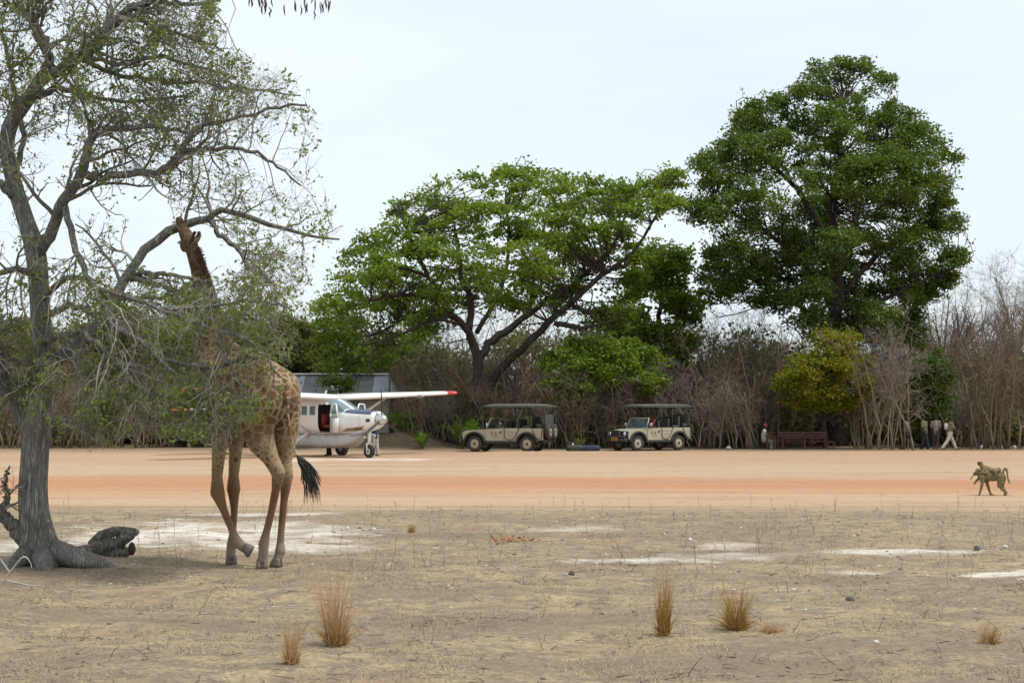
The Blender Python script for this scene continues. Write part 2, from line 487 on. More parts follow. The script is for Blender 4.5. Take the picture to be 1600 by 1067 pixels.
    thin = math_(n, l, 'MULTIPLY', thin, ramp(n, l, sk, [(.38, (.12, .12, .12)), (.56, (1, 1, 1))]))
    col = mix(n, l, thin, col, (.66, .62, .56))
    p = n.new('ShaderNodeBsdfPrincipled'); p.inputs['Roughness'].default_value = .95; p.inputs['Specular IOR Level'].default_value = .08
    l.new(col, p.inputs['Base Color'])
    hh_ = math_(n, l, 'ADD', math_(n, l, 'MULTIPLY', b, .6), math_(n, l, 'MULTIPLY', c, .4))
    l.new(bump(n, l, hh_, 1.0, .05), p.inputs['Normal'])
    l.new(p.outputs[0], out.inputs['Surface'])
    return m
# photo places of the sand spreads: centre x, y, half width, half height, strength
SAND = [(320, 836, 270, 22, 1.0), (470, 855, 120, 8, .9), (420, 803, 130, 3, .8), (20, 856, 70, 14, .9), (890, 826, 90, 5, .5),
        (1000, 877, 130, 6, .95), (1130, 868, 120, 5, .5), (1400, 862, 135, 8, 1.0), (1330, 894, 45, 3.5, .8), (1590, 893, 95, 5, 1.0),
        (1140, 851, 60, 3, .5), (590, 718, 110, 2.4, .85), (470, 719, 60, 3, .8)]
EARTH = earthmat()

# ------------------------------------------------------------------ ground and airstrip
def fan(rows, cols, dz=0.0):
    Yg, Ug = np.meshgrid(rows, cols, indexing='ij')
    Xg = Ug * (Yg * .42 + 3.5)
    Zg = hgt(Xg, Yg) + dz
    n0, n1 = Yg.shape
    idx = np.arange(n0 * n1).reshape(n0, n1)
    fq = np.stack([idx[:-1, :-1], idx[:-1, 1:], idx[1:, 1:], idx[1:, :-1]], -1).reshape(-1, 4)
    mb = MB(); mb.add(np.stack([Xg, Yg, Zg], -1).reshape(-1, 3), fq); return mb
rows_a = np.concatenate([[-60, -20, 0, 4, 8], np.arange(10, 36.99, .13)])
rows_b = np.arange(37, 83.01, .5)
rows_c = np.concatenate([np.arange(83.5, 106, .5), [108, 112, 120, 140, 180, 260, 400, 800, 1600, 3000]])
cols = np.concatenate([[-12, -6, -3, -1.8, -1.3], np.linspace(-1.05, 1.05, 230), [1.3, 1.8, 3, 6, 12]])
structure(fan(np.concatenate([rows_a, rows_b, rows_c]), cols).build('ground', EARTH))
structure(fan(rows_b, cols[3:-3], .006).build('airstrip', EARTH))

# ================================================================== vegetation
BARK_NEAR = barkmat('near_bark', (.20, .188, .168), (.55, .525, .475), 19, .03)
BARK_FAR = barkmat('far_bark', (.06, .05, .042), (.13, .11, .09), 6, .04)
TWIG_NEAR = twigmat('near_twigs', [(.10, .085, .07), (.18, .16, .135), (.28, .26, .225), (.48, .455, .41)])
LEAF_NEAR = leafmat('near_leaves', [(.11, .14, .035), (.16, .205, .05), (.21, .26, .07), (.28, .29, .11)], .5)
LEAF_DARK = leafmat('dark_leaves', [(.040, .076, .011), (.076, .134, .018), (.122, .185, .027), (.19, .23, .042)], .42)
LEAF_MID = leafmat('mid_leaves', [(.085, .150, .016), (.135, .220, .024), (.19, .28, .036), (.30, .29, .055)], .5)
LEAF_YEL = leafmat('yellow_leaves', [(.11, .13, .012), (.19, .215, .016), (.27, .275, .024), (.33, .25, .04)], .45)
LEAF_DULL = leafmat('dull_leaves', [(.08, .095, .032), (.125, .145, .048), (.17, .18, .065), (.20, .175, .09)], .42)
LEAF_DRY = leafmat('dry_leaves', [(.10, .075, .045), (.155, .11, .068), (.21, .16, .10), (.26, .205, .13)], .25)
TWIG_BROWN = twigmat('brown_twigs', [(.075, .056, .04), (.135, .10, .072), (.20, .155, .112), (.30, .245, .19)])
TWIG_GREY = twigmat('grey_twigs', [(.11, .09, .072), (.175, .146, .118), (.245, .208, .172), (.36, .315, .265)])
TWIG_PALE = twigmat('pale_stems', [(.10, .078, .056), (.155, .122, .088), (.215, .172, .128), (.29, .24, .185)])

# ------------------------------------------------------------------ the big thorn tree on the left
def near_tree():
    rng = np.random.default_rng(11)
    base = gpt(66, 884); Y0 = base[1]
    root = thing('thorn_tree', 'large rough-barked thorn tree with fine drooping leafy twigs, left, above the giraffe', 'tree', base)
    loc = np.array(base)
    def L(pts):  # px, py, dY, width px -> world polyline + radii
        P = np.array([at(a, b, Y0 + c) for a, b, c, d in pts]) - loc
        R = np.array([d / 2 / F * (Y0 + c) for a, b, c, d in pts]); return P, R
    # trunk with root flare
    tb = MB()
    P, R = L([(66, 893, 0, 112), (66, 876, 0, 92), (62, 856, 0, 74), (57, 825, 0, 60), (53, 780, 0, 53), (54, 730, 0, 50), (57, 680, 0, 48), (62, 620, 0, 42), (66, 560, 0, 37),
              (63, 500, .05, 35), (60, 440, .1, 35), (54, 390, .15, 36), (38, 340, .2, 30), (22, 290, .3, 28), (10, 235, .4, 27), (16, 195, .4, 27), (40, 160, .35, 25), (62, 125, .3, 23)])
    R = R * .84
    q = spline(np.hstack([P, R[:, None]]), 90); n0 = 26
    th = np.arange(n0) * 2 * pi / n0
    T = nrm(np.gradient(q[:, :3], axis=0)); A = nrm(np.cross(T, np.array([0, 1, 0.]))); B = np.cross(T, A)
    ph = rng.uniform(0, 6.28, 5)
    V = []
    for i in range(len(q)):
        hgt_ = q[i, 2]; fl = math.exp(-max(hgt_, 0) / .35)
        rr = q[i, 3] * (1 + .07 * np.sin(3 * th + ph[0] + i * .04) + .05 * np.sin(7 * th + ph[1] + i * .09) + .22 * fl * np.sin(5 * th + ph[2]) + .025 * np.sin(13 * th + i * .5))
        V.append(q[i, :3] + rr[:, None] * (np.cos(th)[:, None] * A[i] + np.sin(th)[:, None] * B[i]))
    idx = np.arange(len(q) * n0).reshape(-1, n0); nx = np.roll(idx, -1, 1)
    tb.add(np.concatenate(V), np.stack([idx[:-1], nx[:-1], nx[1:], idx[1:]], -1).reshape(-1, 4), idx[-1][None])
    # surface roots
    for pts in ([(85, 862, -.1, 40), (120, 872, -.25, 34), (155, 880, -.35, 22), (185, 890, -.4, 8)],
                [(40, 868, -.2, 34), (18, 886, -.5, 22), (0, 897, -.7, 8)], [(66, 872, -.3, 36), (72, 892, -.8, 22), (80, 905, -1.2, 6)]):
        P, R = L(pts); P[:, 2] = np.minimum(P[:, 2], .28); tube1(tb, P, R, 10, 14)
    trunk = tb.build('trunk', BARK_NEAR, root)
    # limbs
    limbs = [
        [(58, 395, .1, 24), (80, 365, .0, 20), (100, 315, -.2, 18), (128, 272, -.3, 17), (136, 235, -.3, 15), (148, 208, -.35, 13), (189, 202, -.4, 10), (256, 199, -.4, 7), (300, 208, -.4, 4)],
        [(130, 270, -.3, 14), (162, 277, -.4, 13), (209, 270, -.5, 12), (256, 266, -.5, 12), (280, 240, -.6, 10), (304, 203, -.7, 8), (364, 186, -.8, 6), (429, 169, -.9, 5), (480, 165, -1, 3)],
        [(256, 264, -.5, 9), (292, 237, -.4, 9), (354, 232, -.3, 7), (412, 243, -.2, 5), (470, 290, 0, 3)],
        [(70, 575, .1, 24), (110, 545, .3, 21), (148, 512, .5, 19), (170, 484, .7, 18), (189, 450, .9, 17), (209, 418, 1.0, 15), (236, 384, 1.1, 15), (273, 358, 1.2, 15), (322, 345, 1.2, 12), (340, 331, 1.2, 10), (388, 337, 1.2, 9), (439, 356, 1.2, 7), (480, 366, 1.1, 5), (530, 374, 1., 3)],
        [(208, 428, 1, 9), (236, 429, .8, 8), (270, 430, .5, 6), (330, 440, .2, 4)],
        [(205, 436, 1, 10), (256, 448, .4, 8), (295, 458, -.2, 7), (360, 480, -.7, 4), (430, 520, -1, 3)],
        [(326, 344, 1.2, 8), (345, 368, 1.0, 8), (375, 391, .6, 8), (388, 418, .2, 7), (425, 441, -.3, 6), (433, 480, -.6, 3)],
        [(100, 318, -.2, 11), (118, 385, -.5, 10), (145, 448, -.8, 9), (163, 475, -1, 8), (172, 520, -1.2, 5), (176, 560, -1.2, 3)],
        [(64, 535, 0, 13), (120, 520, -.7, 10), (160, 540, -1.2, 8), (189, 573, -1.3, 10), (216, 603, -1.4, 9), (256, 620, -1.4, 7), (315, 624, -1.4, 3)],
        [(62, 500, 0, 12), (110, 478, -.5, 9), (160, 500, -.9, 8), (220, 530, -1.3, 7), (270, 563, -1.4, 6), (320, 573, -1.5, 8), (405, 560, -1.5, 4)],
        [(68, 650, 0, 13), (100, 655, -.5, 10), (135, 664, -.9, 9), (165, 662, -1, 8), (185, 640, -1.1, 6), (236, 650, -1.2, 6), (262, 668, -1.2, 3)],
        [(100, 530, -.4, 9), (128, 573, -.9, 8), (162, 637, -1.1, 6), (180, 660, -1.2, 3)],
        [(62, 470, 0, 12), (105, 436, -.5, 9), (165, 452, -.9, 8), (250, 482, -1.3, 7), (330, 512, -1.5, 6), (400, 540, -1.6, 5), (440, 590, -1.6, 3)],
        [(250, 482, -1.3, 7), (320, 480, -1.5, 6), (390, 470, -1.7, 4), (450, 480, -1.8, 3)],
        [(220, 530, -1.3, 7), (290, 600, -1.5, 6), (330, 640, -1.5, 4), (345, 685, -1.5, 2)],
        [(330, 512, -1.5, 6), (370, 590, -1.6, 4), (390, 650, -1.6, 2)],
        [(52, 690, 0, 34), (34, 640, .1, 30), (20, 600, .2, 26), (-10, 550, .3, 20), (-60, 500, .4, 12), (-120, 470, .5, 5)],
        [(38, 842, 0, 26), (18, 818, -.1, 20), (2, 803, -.2, 18), (-40, 780, -.3, 12), (-90, 770, -.4, 6)],
        [(6, 802, -.2, 11), (9, 775, -.2, 9), (7, 750, -.25, 7), (14, 730, -.3, 3)],
        [(62, 128, .3, 20), (76, 95, .3, 16), (66, 60, .25, 13), (50, 20, .2, 11), (40, -30, .2, 8)],
        [(62, 125, .3, 18), (95, 108, .1, 17), (128, 85, 0, 17), (165, 52, -.2, 16), (190, 25, -.3, 15), (235, 2, -.4, 13), (300, -40, -.5, 8)],
        [(128, 85, 0, 8), (180, 100, -.4, 7), (250, 90, -.6, 6), (330, 110, -.7, 4), (390, 150, -.8, 2)],
        [(120, 92, 0, 9), (170, 112, .2, 8), (240, 125, .3, 7), (310, 130, .3, 6), (400, 140, .3, 4), (470, 150, .2, 2)],
        [(60, 150, .3, 14), (90, 140, .4, 10), (140, 150, .5, 8), (200, 160, .5, 6), (290, 150, .5, 4)],
        [(22, 280, .3, 12), (35, 215, .4, 8), (25, 150, .5, 7), (10, 80, .5, 6), (-20, 0, .5, 4)],
        [(30, 320, .2, 14), (-10, 280, .1, 10), (-60, 240, 0, 8), (-130, 220, 0, 4)],
        [(60, 430, 0, 14), (20, 420, -.4, 10), (-30, 440, -.7, 8), (-90, 480, -.8, 4)],
        [(190, 25, -.3, 9), (240, 40, -.5, 7), (300, 60, -.6, 5), (350, 80, -.7, 3)],
        [(235, 2, -.4, 8), (300, 6, -.6, 6), (370, -8, -.8, 5), (430, -12, -1, 4), (500, -20, -1, 3)],
    ]
    lb = MB(); LP = []; LR = []
    for l_ in limbs:
        P, R = L(l_); P = P + 0
        q = spline(np.hstack([P, R[:, None]]), 28)
        q[1:-1, :3] += rng.normal(0, .018, (26, 3))
        R = np.maximum(q[:, 3], .006)
        tubes(lb, q[:, :3], R, 8); LP.append(q[:, :3]); LR.append(R)
    lb.build('limb', BARK_NEAR, root)
    LP = np.array(LP); LR = np.array(LR)
    env = [(-300, -250), (330, -250), (345, 0), (350, 60), (400, 85), (470, 120), (505, 190), (515, 280), (545, 375), (500, 410), (478, 470), (462, 575), (440, 640), (395, 665), (352, 720), (300, 690), (200, 700),
           (120, 712), (80, 700), (40, 700), (-300, 780)]
    holes = [[(215, 295), (265, 300), (262, 345), (225, 380)], [(222, 425), (262, 372), (280, 395), (296, 425), (250, 428)], [(318, 372), (375, 398), (380, 425), (335, 432)],
             [(455, 600), (560, 600), (560, 720), (455, 720)], [(430, 640), (470, 640), (470, 720), (430, 720)], [(280, 345), (318, 350), (322, 430), (290, 430)]]
    def prune(P, R, keep=.08):
        x, y = proj(P[:, -1] + loc)
        m = inside(env, x, y)
        xm, ym = proj(P[:, P.shape[1] // 2] + loc)
        for h in holes:
            bad = inside(h, x, y) | inside(h, xm, ym)
            m &= ~bad | (rng.uniform(0, 1, len(P)) < keep)
        return P[m], R[m]
    lowm = np.array([np.mean([b for a, b, c, d in l_]) > 440 for l_ in limbs])
    tw = MB(); tips = []
    skip = np.ones(len(limbs), bool); skip[17] = False; skip[18] = False
    for sel, n1, grav, b1 in ((~lowm & skip, 19, .02, (0, -.1, .05)), (lowm & skip, 15, -.10, (.05, -.25, -.1))):
        P, R = LP[sel], LR[sel]
        P1, R1 = sprout(P, R, n1, .55, 1.35, 9, (35, 80), grav, .20, rng, .18, 1., .42, .35, .006, b1)
        P1, R1 = prune(P1, R1)
        P2, R2 = sprout(P1, R1, 7, .30, .75, 7, (30, 75), grav * 1.3, .24, rng, .15, 1., .55, .4, .0035)
        P2, R2 = prune(P2, R2)
        P3, R3 = sprout(P2, R2, 4, .14, .40, 5, (30, 80), grav * 1.5, .28, rng, .15, 1., .6, .5, .0024)
        P3, R3 = prune(P3, R3)
        tubes(tw, P1, R1, 5); tubes(tw, P2, R2, 4, False); tubes(tw, P3, R3, 3, False)
        for Q, m in ((P2, 6), (P3, 7)):
            i = np.repeat(np.arange(len(Q)), m); k = rng.integers(1, Q.shape[1], len(i))
            tips.append(Q[i, k] + rng.normal(0, .015, (len(i), 3)))
    # bare twigs on the two low dead limbs
    P1, R1 = sprout(LP[17:19], LR[17:19], 7, .25, .6, 7, (40, 80), .05, .2, rng, .3, 1., .4, .3, .005)
    P2, R2 = sprout(P1, R1, 4, .15, .35, 5, (30, 70), .05, .25, rng, .2, 1., .6, .4, .003)
    tubes(tw, P1, R1, 5); tubes(tw, P2, R2, 4, False)
    stuff(tw.build('twigs', TWIG_NEAR, root))
    # leaves gather in patches
    C = np.concatenate(tips)
    dens = np.zeros(len(C))
    for k in range(9):
        w = rng.normal(0, 1, 3); w /= np.linalg.norm(w)
        dens += np.sin((C @ w) * rng.uniform(4, 11) + rng.uniform(0, 6))
    x, y = proj(C + loc)
    pr = sstep(-2.2, 3.2, dens) * np.where(y > 430, 1.0, .66)
    pr = pr * np.where((x > 300) & (y < 330), .75, 1.0)
    pr = np.where((x < 340) & (y < 190), np.minimum(1, pr * 1.5), pr)
    C = C[rng.uniform(0, 1, len(C)) < pr]
    lm = MB(); leaves(lm, C, .046, rng, .55)
    big = C[rng.uniform(0, 1, len(C)) < .25] + rng.normal(0, .02, (1, 3))
    leaves(lm, big, .07, rng, .5)
    stuff(lm.build('foliage', LEAF_NEAR, root))
    # hanging dark seed pods at the top
    pd = MB()
    for i in range(34):
        px = rng.uniform(385, 522); top = at(px, rng.uniform(-16, 14), Y0 - 1) - loc
        n = 4; pts = np.array([top + np.array([0, 0, -j * .05]) + rng.normal(0, .008, 3) for j in range(n)])
        tubes(pd, pts, np.array([.003, .013, .014, .002]) * rng.uniform(.7, 1.1), 5)
    stuff(pd.build('seed_pods', surf('pod', (.06, .035, .045), (.10, .06, .06), 20, .7), root))
    return root
near_tree()

# ------------------------------------------------------------------ leafy trees built of branch sprays
def leafy_tree(name, label, cat, foot, Yc, poly, thick, nclump, csize, nleaf, lsize, lmat, limbs, seed, flat=.45, edgebias=0.0, holes=(), trunk_sides=12, group=None, bark=None, lwid=.6, margin=0, lobes=0, lobe_r=40, lobe_low=.35):
    """foot: photo x of the trunk; poly: photo outline of the crown at depth Yc"""
    rng = np.random.default_rng(seed)
    bx = (foot - 800) / F * Yc
    loc = np.array([bx, Yc, float(hgt(bx, Yc))])
    root = thing(name, label, cat, loc, 0, group)
    poly = np.asarray(poly, float); lo = poly.min(0); hi = poly.max(0)
    # clump centres: rejection-sample the outline, depth from how far inside it lies
    c = rng.uniform(lo, hi, (nclump * 14, 2)); c = c[inside(poly, c[:, 0], c[:, 1])]
    for h in holes: c = c[~inside(h, c[:, 0], c[:, 1]) | (rng.uniform(0, 1, len(c)) < .12)]
    seg = np.roll(poly, -1, 0) - poly
    t = np.clip(((c[:, None] - poly) * seg).sum(-1) / (seg ** 2).sum(-1), 0, 1)
    e = np.linalg.norm(c[:, None] - (poly + t[..., None] * seg), axis=-1).min(1)
    ok = e > margin; c = c[ok]; e = e[ok]
    if lobes:
        li = rng.choice(len(c), lobes); LC = c[li]; LY = rng.uniform(-1, 1, lobes)
        dd = np.linalg.norm((c[:, None] - LC) * [1, 1.25], axis=-1) / (lobe_r * rng.uniform(.7, 1.25, lobes)); kk = dd.argmin(1); dm = dd.min(1)
        ok = (dm < 1) & (rng.uniform(0, 1, len(c)) < np.where(c[:, 1] > LC[kk, 1] + lobe_r * .35, lobe_low, 1.0)); c = c[ok]; e = e[ok]; kk = kk[ok]
    # even spacing
    keep = []; mind = csize / Yc * F * .42
    for i in range(len(c)):
        if len(keep) >= nclump: break
        if edgebias and rng.uniform() > (1 - edgebias) + edgebias * math.exp(-e[i] / 40): continue
        keep.append(i)
    c = c[keep]; e = e[keep]; n = len(c)
    half = thick * np.sqrt(1 - (1 - np.clip(e / (.42 * min(hi - lo)), 0, 1)) ** 2)
    dy = half * rng.uniform(-1, 1, n)
    front = rng.uniform(0, 1, n) < .45
    dy[front] = -half[front] * rng.uniform(.6, 1, front.sum())
    if lobes: dy = half * np.clip(LY[kk[keep]] * 1.1 + rng.normal(0, .16, n), -1, 1)
    Cc = np.array([at(a, b, Yc + d) for (a, b), d in zip(c, dy)]) - loc
    # limbs
    lb = MB(); LP = []; LR = []
    for l_ in limbs:
        P = np.array([at(a, b, Yc + d) for a, b, d, w in l_]) - loc
        R = np.array([w / 2 / F * Yc for a, b, d, w in l_])
        q = spline(np.hstack([P, R[:, None]]), 24); q[1:-1, :3] += rng.normal(0, .05, (22, 3)) * np.minimum(1, q[1:-1, 3:] * 6)
        tubes(lb, q[:, :3], np.maximum(q[:, 3], .02), trunk_sides); LP.append(q[:, :3]); LR.append(np.maximum(q[:, 3], .02))
    lb.build('trunk', bark or BARK_FAR, root)
    LPa = np.concatenate(LP); LRa = np.concatenate(LR)
    # a bough from the nearest lower limb point to each clump, with a few twigs
    bb = MB(); BP = []; BR = []
    for q in Cc:
        d = np.linalg.norm(LPa - q, axis=1) + 1.2 * np.maximum(0, LPa[:, 2] - q[2] + .3)
        k = int(np.argmin(d)); a = LPa[k]
        m = (a + q) / 2 + rng.normal(0, .15 * np.linalg.norm(q - a), 3) + np.array([0, 0, .1])
        P = spline(np.array([a, m, q]), 7); BP.append(P); BR.append(np.linspace(min(LRa[k] * .5, .042), .014, 7))
    BP = np.array(BP); BR = np.array(BR)
    tubes(bb, BP, BR, 5, False)
    TP, TR = sprout(BP, BR, 4, csize * .6, csize * 1.2, 5, (25, 70), .02, .2, rng, .55, 1., .6, .4, .012)
    tubes(bb, TP, TR, 3, False)
    stuff(bb.build('boughs', BARK_FAR if bark is None else bark, root))
    # leaves
    i = np.repeat(np.arange(n), nleaf); m = len(i)
    d = nrm(rng.normal(0, 1, (m, 3))) * (rng.uniform(0, 1, m) ** .5)[:, None]
    sz = csize * rng.uniform(.6, 1.3, n)
    off = d * sz[i][:, None] * np.array([1, 1, flat])
    # droop towards the rim of each spray
    off[:, 2] -= .35 * flat * (off[:, 0] ** 2 + off[:, 1] ** 2) / sz[i]
    lm = MB(); leaves(lm, Cc[i] + off, lsize, rng, lwid, .35)
    ends = TP[:, 2:].reshape(-1, 3)
    ends = np.repeat(ends, 3, 0) + rng.normal(0, lsize * .6, (len(ends) * 3, 3))
    leaves(lm, ends, lsize, rng, lwid, .35)
    stuff(lm.build('crown', lmat, root))
    return root

leafy_tree('shade_tree', 'tallest tree, dense dark green rounded crown, right, behind the benches', 'tree', 1306, 97.0,
    [(1275, 88), (1350, 86), (1401, 121), (1434, 154), (1462, 177), (1467, 210), (1507, 238), (1495, 271), (1486, 303), (1504, 341), (1490, 378), (1514, 397), (1500, 435), (1466, 480), (1446, 552),
     (1378, 540), (1331, 528), (1294, 545), (1215, 505), (1162, 470), (1092, 475), (1083, 407), (1060, 341), (1069, 304), (1092, 285), (1085, 243), (1111, 224), (1120, 191), (1148, 172), (1205, 140), (1237, 149), (1240, 121)],
    7.5, 800, .82, 150, .19, LEAF_DARK,
    [[(1306, 705, 0, 36), (1306, 640, 0, 30), (1306, 540, 0, 24), (1308, 450, 0, 19), (1305, 380, 0, 16), (1300, 320, 0, 12), (1310, 250, 0, 8), (1320, 160, 0, 4)],
     [(1306, 440, 0, 13), (1335, 350, 1, 11), (1345, 290, 1.5, 9), (1380, 220, 2, 6), (1400, 170, 2, 3)],
     [(1306, 400, 0, 12), (1270, 330, 1, 9), (1230, 280, 1.5, 7), (1170, 230, 2, 4)],
     [(1306, 470, 0, 12), (1240, 400, 0, 8), (1180, 350, 1, 6), (1110, 320, 1, 3)],
     [(1306, 470, 0, 12), (1370, 400, 2, 8), (1430, 350, 2, 6), (1480, 310, 2, 3)],
     [(1306, 510, 0, 11), (1380, 470, 0, 7), (1440, 440, 1, 5), (1490, 420, 1, 3)],
     [(1306, 520, 0, 10), (1220, 460, 2, 7), (1150, 420, 3, 7), (1100, 400, 3, 4)]],
    21, .55, 0, [[(1298, 300), (1345, 285), (1340, 330), (1308, 335)], [(1225, 320), (1250, 320), (1240, 350)], [(1262, 120), (1340, 98), (1310, 125)],
               [(1445, 225), (1490, 255), (1470, 285)], [(1120, 345), (1150, 345), (1140, 365)], [(1235, 152), (1262, 165), (1250, 180)], [(1340, 395), (1365, 400), (1350, 415)], [(1185, 330), (1215, 325), (1205, 350)]], margin=6, lobes=85, lobe_r=45, lobe_low=.55)

leafy_tree('spreading_tree', 'wide spreading tree with several leaning grey stems, between the aircraft and the jeeps', 'tree', 745, 94.0,
    [(488, 560), (496, 440), (520, 385), (585, 345), (590, 305), (640, 285), (700, 262), (765, 255), (850, 262), (930, 265), (960, 285), (1010, 275), (1060, 262), (1085, 285), (1062, 350), (1010, 420), (1000, 500), (960, 520),
     (900, 500), (850, 490), (800, 500), (700, 490), (650, 555), (560, 585), (505, 595)],
    8.5, 520, .80, 78, .23, LEAF_MID,
    [[(752, 704, 0, 22), (748, 640, 0, 18), (746, 590, 0, 16), (742, 545, 0, 14), (730, 517, -.5, 12), (708, 494, -1, 10), (685, 462, -1.5, 8), (668, 432, -2, 6), (630, 420, -2.5, 4), (560, 410, -3, 3)],
     [(732, 515, -.5, 12), (736, 470, 0, 10), (722, 435, .5, 8), (715, 380, 1, 5), (700, 310, 1, 3)],
     [(744, 570, 0, 14), (758, 545, .5, 13), (787, 521, 1, 12), (826, 490, 1.5, 10), (874, 458, 2, 8), (905, 435, 2, 6), (960, 380, 2, 5), (985, 310, 2, 3)],
     [(756, 640, 0, 15), (768, 596, -.5, 13), (807, 553, -1, 11.5), (858, 506, -2, 10.5), (889, 474, -2, 9), (945, 427, -2.5, 7.5), (988, 395, -2.5, 5), (1031, 328, -2.5, 4)],
     [(866, 505, -2, 8), (890, 508, -2.5, 8), (915, 512, -3, 6), (960, 500, -3, 3)],
     [(889, 474, -2, 8), (920, 490, -3, 6), (940, 505, -3, 4)],
     [(745, 520, 0, 8), (785, 445, 1, 7), (795, 380, 2, 5), (790, 300, 3, 3)],
     [(826, 490, 1.5, 8), (840, 400, 3, 6), (860, 310, 4, 3)],
     [(668, 432, -2, 7), (640, 370, -3, 5), (620, 320, -3, 3)],
     [(690, 470, -1.5, 8), (620, 460, -4, 6), (550, 480, -5, 4)],
     [(720, 506, -.7, 6), (680, 500, -3, 5), (620, 525, -4, 4), (560, 540, -5, 2)], [(715, 500, -.7, 6), (660, 485, 2, 5), (590, 520, 4, 3), (530, 530, 4, 2)],
     [(937, 425, -2.5, 6), (970, 418, -3, 6), (985, 412, -3, 4)]],
    22, .33, 0, [[(560, 500), (620, 470), (630, 520), (580, 560)], [(720, 480), (800, 480), (800, 520), (740, 520)], [(700, 285), (770, 275), (760, 320), (720, 320)], [(905, 440), (990, 430), (960, 480), (890, 490)],
                 [(985, 330), (1060, 330), (1040, 400), (990, 400)], [(500, 400), (550, 420), (540, 450), (505, 450)], [(560, 300), (620, 320), (560, 370)], [(800, 460), (870, 455), (840, 490)], [(640, 400), (690, 410), (680, 440)]], margin=4, lobes=120, lobe_r=42, lobe_low=.5)

leafy_tree('green_tree', 'bright green bushy tree behind the spreading tree, left of the dark crown', 'tree', 1040, 103.0,
    [(985, 380), (1040, 365), (1080, 400), (1095, 470), (1085, 560), (1040, 590), (980, 585), (950, 560), (945, 500), (985, 460)],
    4, 110, .95, 110, .27, LEAF_MID, [[(1040, 700, 0, 16), (1038, 600, 0, 13), (1030, 520, 0, 9), (1035, 440, 0, 5)], [(1038, 580, 0, 8), (1000, 520, 1, 5), (990, 480, 1, 3)], [(1038, 580, 0, 8), (1070, 500, -1, 5)]], 23, .5)
leafy_tree('green_bush', 'rounded bright green bush above the gap between the two jeeps', 'bush', 925, 92.0,
    [(850, 560), (880, 535), (930, 520), (985, 530), (1030, 555), (1045, 590), (1020, 620), (960, 628), (890, 640), (845, 620)],
    3, 90, .75, 110, .22, LEAF_MID, [[(925, 700, 0, 10), (922, 640, 0, 8), (925, 570, 0, 4)], [(922, 650, 0, 6), (880, 590, 0, 3)], [(922, 650, 0, 6), (985, 580, 0, 3)]], 24, .5, holes=[[(930, 590), (1000, 590), (1000, 620), (930, 630)]])
leafy_tree('yellow_green_tree', 'small yellow-green leafy tree over the red benches', 'tree', 1285, 90.5,
    [(1212, 600), (1228, 570), (1262, 545), (1278, 518), (1310, 512), (1340, 522), (1358, 560), (1362, 600), (1340, 625), (1300, 640), (1250, 640), (1215, 620)],
    2.6, 120, .65, 120, .17, LEAF_YEL, [[(1290, 700, 0, 9), (1288, 650, 0, 8), (1285, 590, 0, 5), (1295, 540, 0, 3)], [(1288, 660, 0, 6), (1240, 610, -.5, 3)], [(1288, 660, 0, 6), (1335, 600, .5, 3)]], 25, .5)
leafy_tree('dark_evergreen', 'dark green drooping evergreen above the walking people', 'tree', 1455, 94.0,
    [(1430, 560), (1465, 545), (1482, 570), (1485, 620), (1475, 655), (1440, 660), (1425, 640), (1405, 645), (1415, 610)],
    2, 70, .65, 110, .18, LEAF_DARK, [[(1455, 702, 0, 10), (1456, 640, 0, 8), (1455, 570, 0, 4)]], 26, .6)
leafy_tree('leafy_sapling', 'dark leafy sapling standing in front of the metal roofed shelter', 'tree', 540, 91.0,
    [(505, 598), (516, 588), (545, 588), (552, 604), (535, 614), (512, 614)], .8, 12, .5, 90, .17, LEAF_DARK,
    [[(540, 706, 0, 5), (536, 640, 0, 4), (528, 590, 0, 2)]], 27, .5)
for k, (nm, lab, foot, Yc, poly, seed, mt) in enumerate([
    ('thicket_tree', 'dull green round-topped tree in the thicket left of the giraffe neck', 190, 106, [(95, 560), (110, 490), (165, 455), (230, 470), (265, 500), (275, 570), (250, 640), (130, 650)], 31, LEAF_DULL),
    ('thicket_tree', 'green tree in the thicket behind the giraffe body', 330, 103, [(245, 560), (260, 500), (300, 470), (360, 480), (400, 520), (410, 590), (390, 640), (270, 650)], 32, LEAF_MID),
    ('thicket_tree', 'green tree in the thicket right behind the giraffe rump', 450, 100, [(400, 600), (405, 530), (440, 490), (480, 505), (490, 550), (470, 580), (430, 600)], 33, LEAF_DULL),
    ('thicket_tree', 'dull green tree in the thicket behind the thorn tree trunk', 60, 104, [(-60, 600), (-40, 530), (20, 500), (80, 510), (115, 570), (100, 650), (-40, 660)], 34, LEAF_DULL)]):
    leafy_tree(nm, lab, 'tree', foot, Yc, poly, 3.5, 110, .95, 85, .27, mt,
        [[(foot, 702, 0, 12), (foot + 4, 620, 0, 9), (foot, 540, 0, 4)], [(foot + 3, 640, 0, 6), (foot - 40, 560, 0, 3)], [(foot + 3, 640, 0, 6), (foot + 45, 550, 0, 3)]], seed, .5, group='leafy trees in the far thicket')

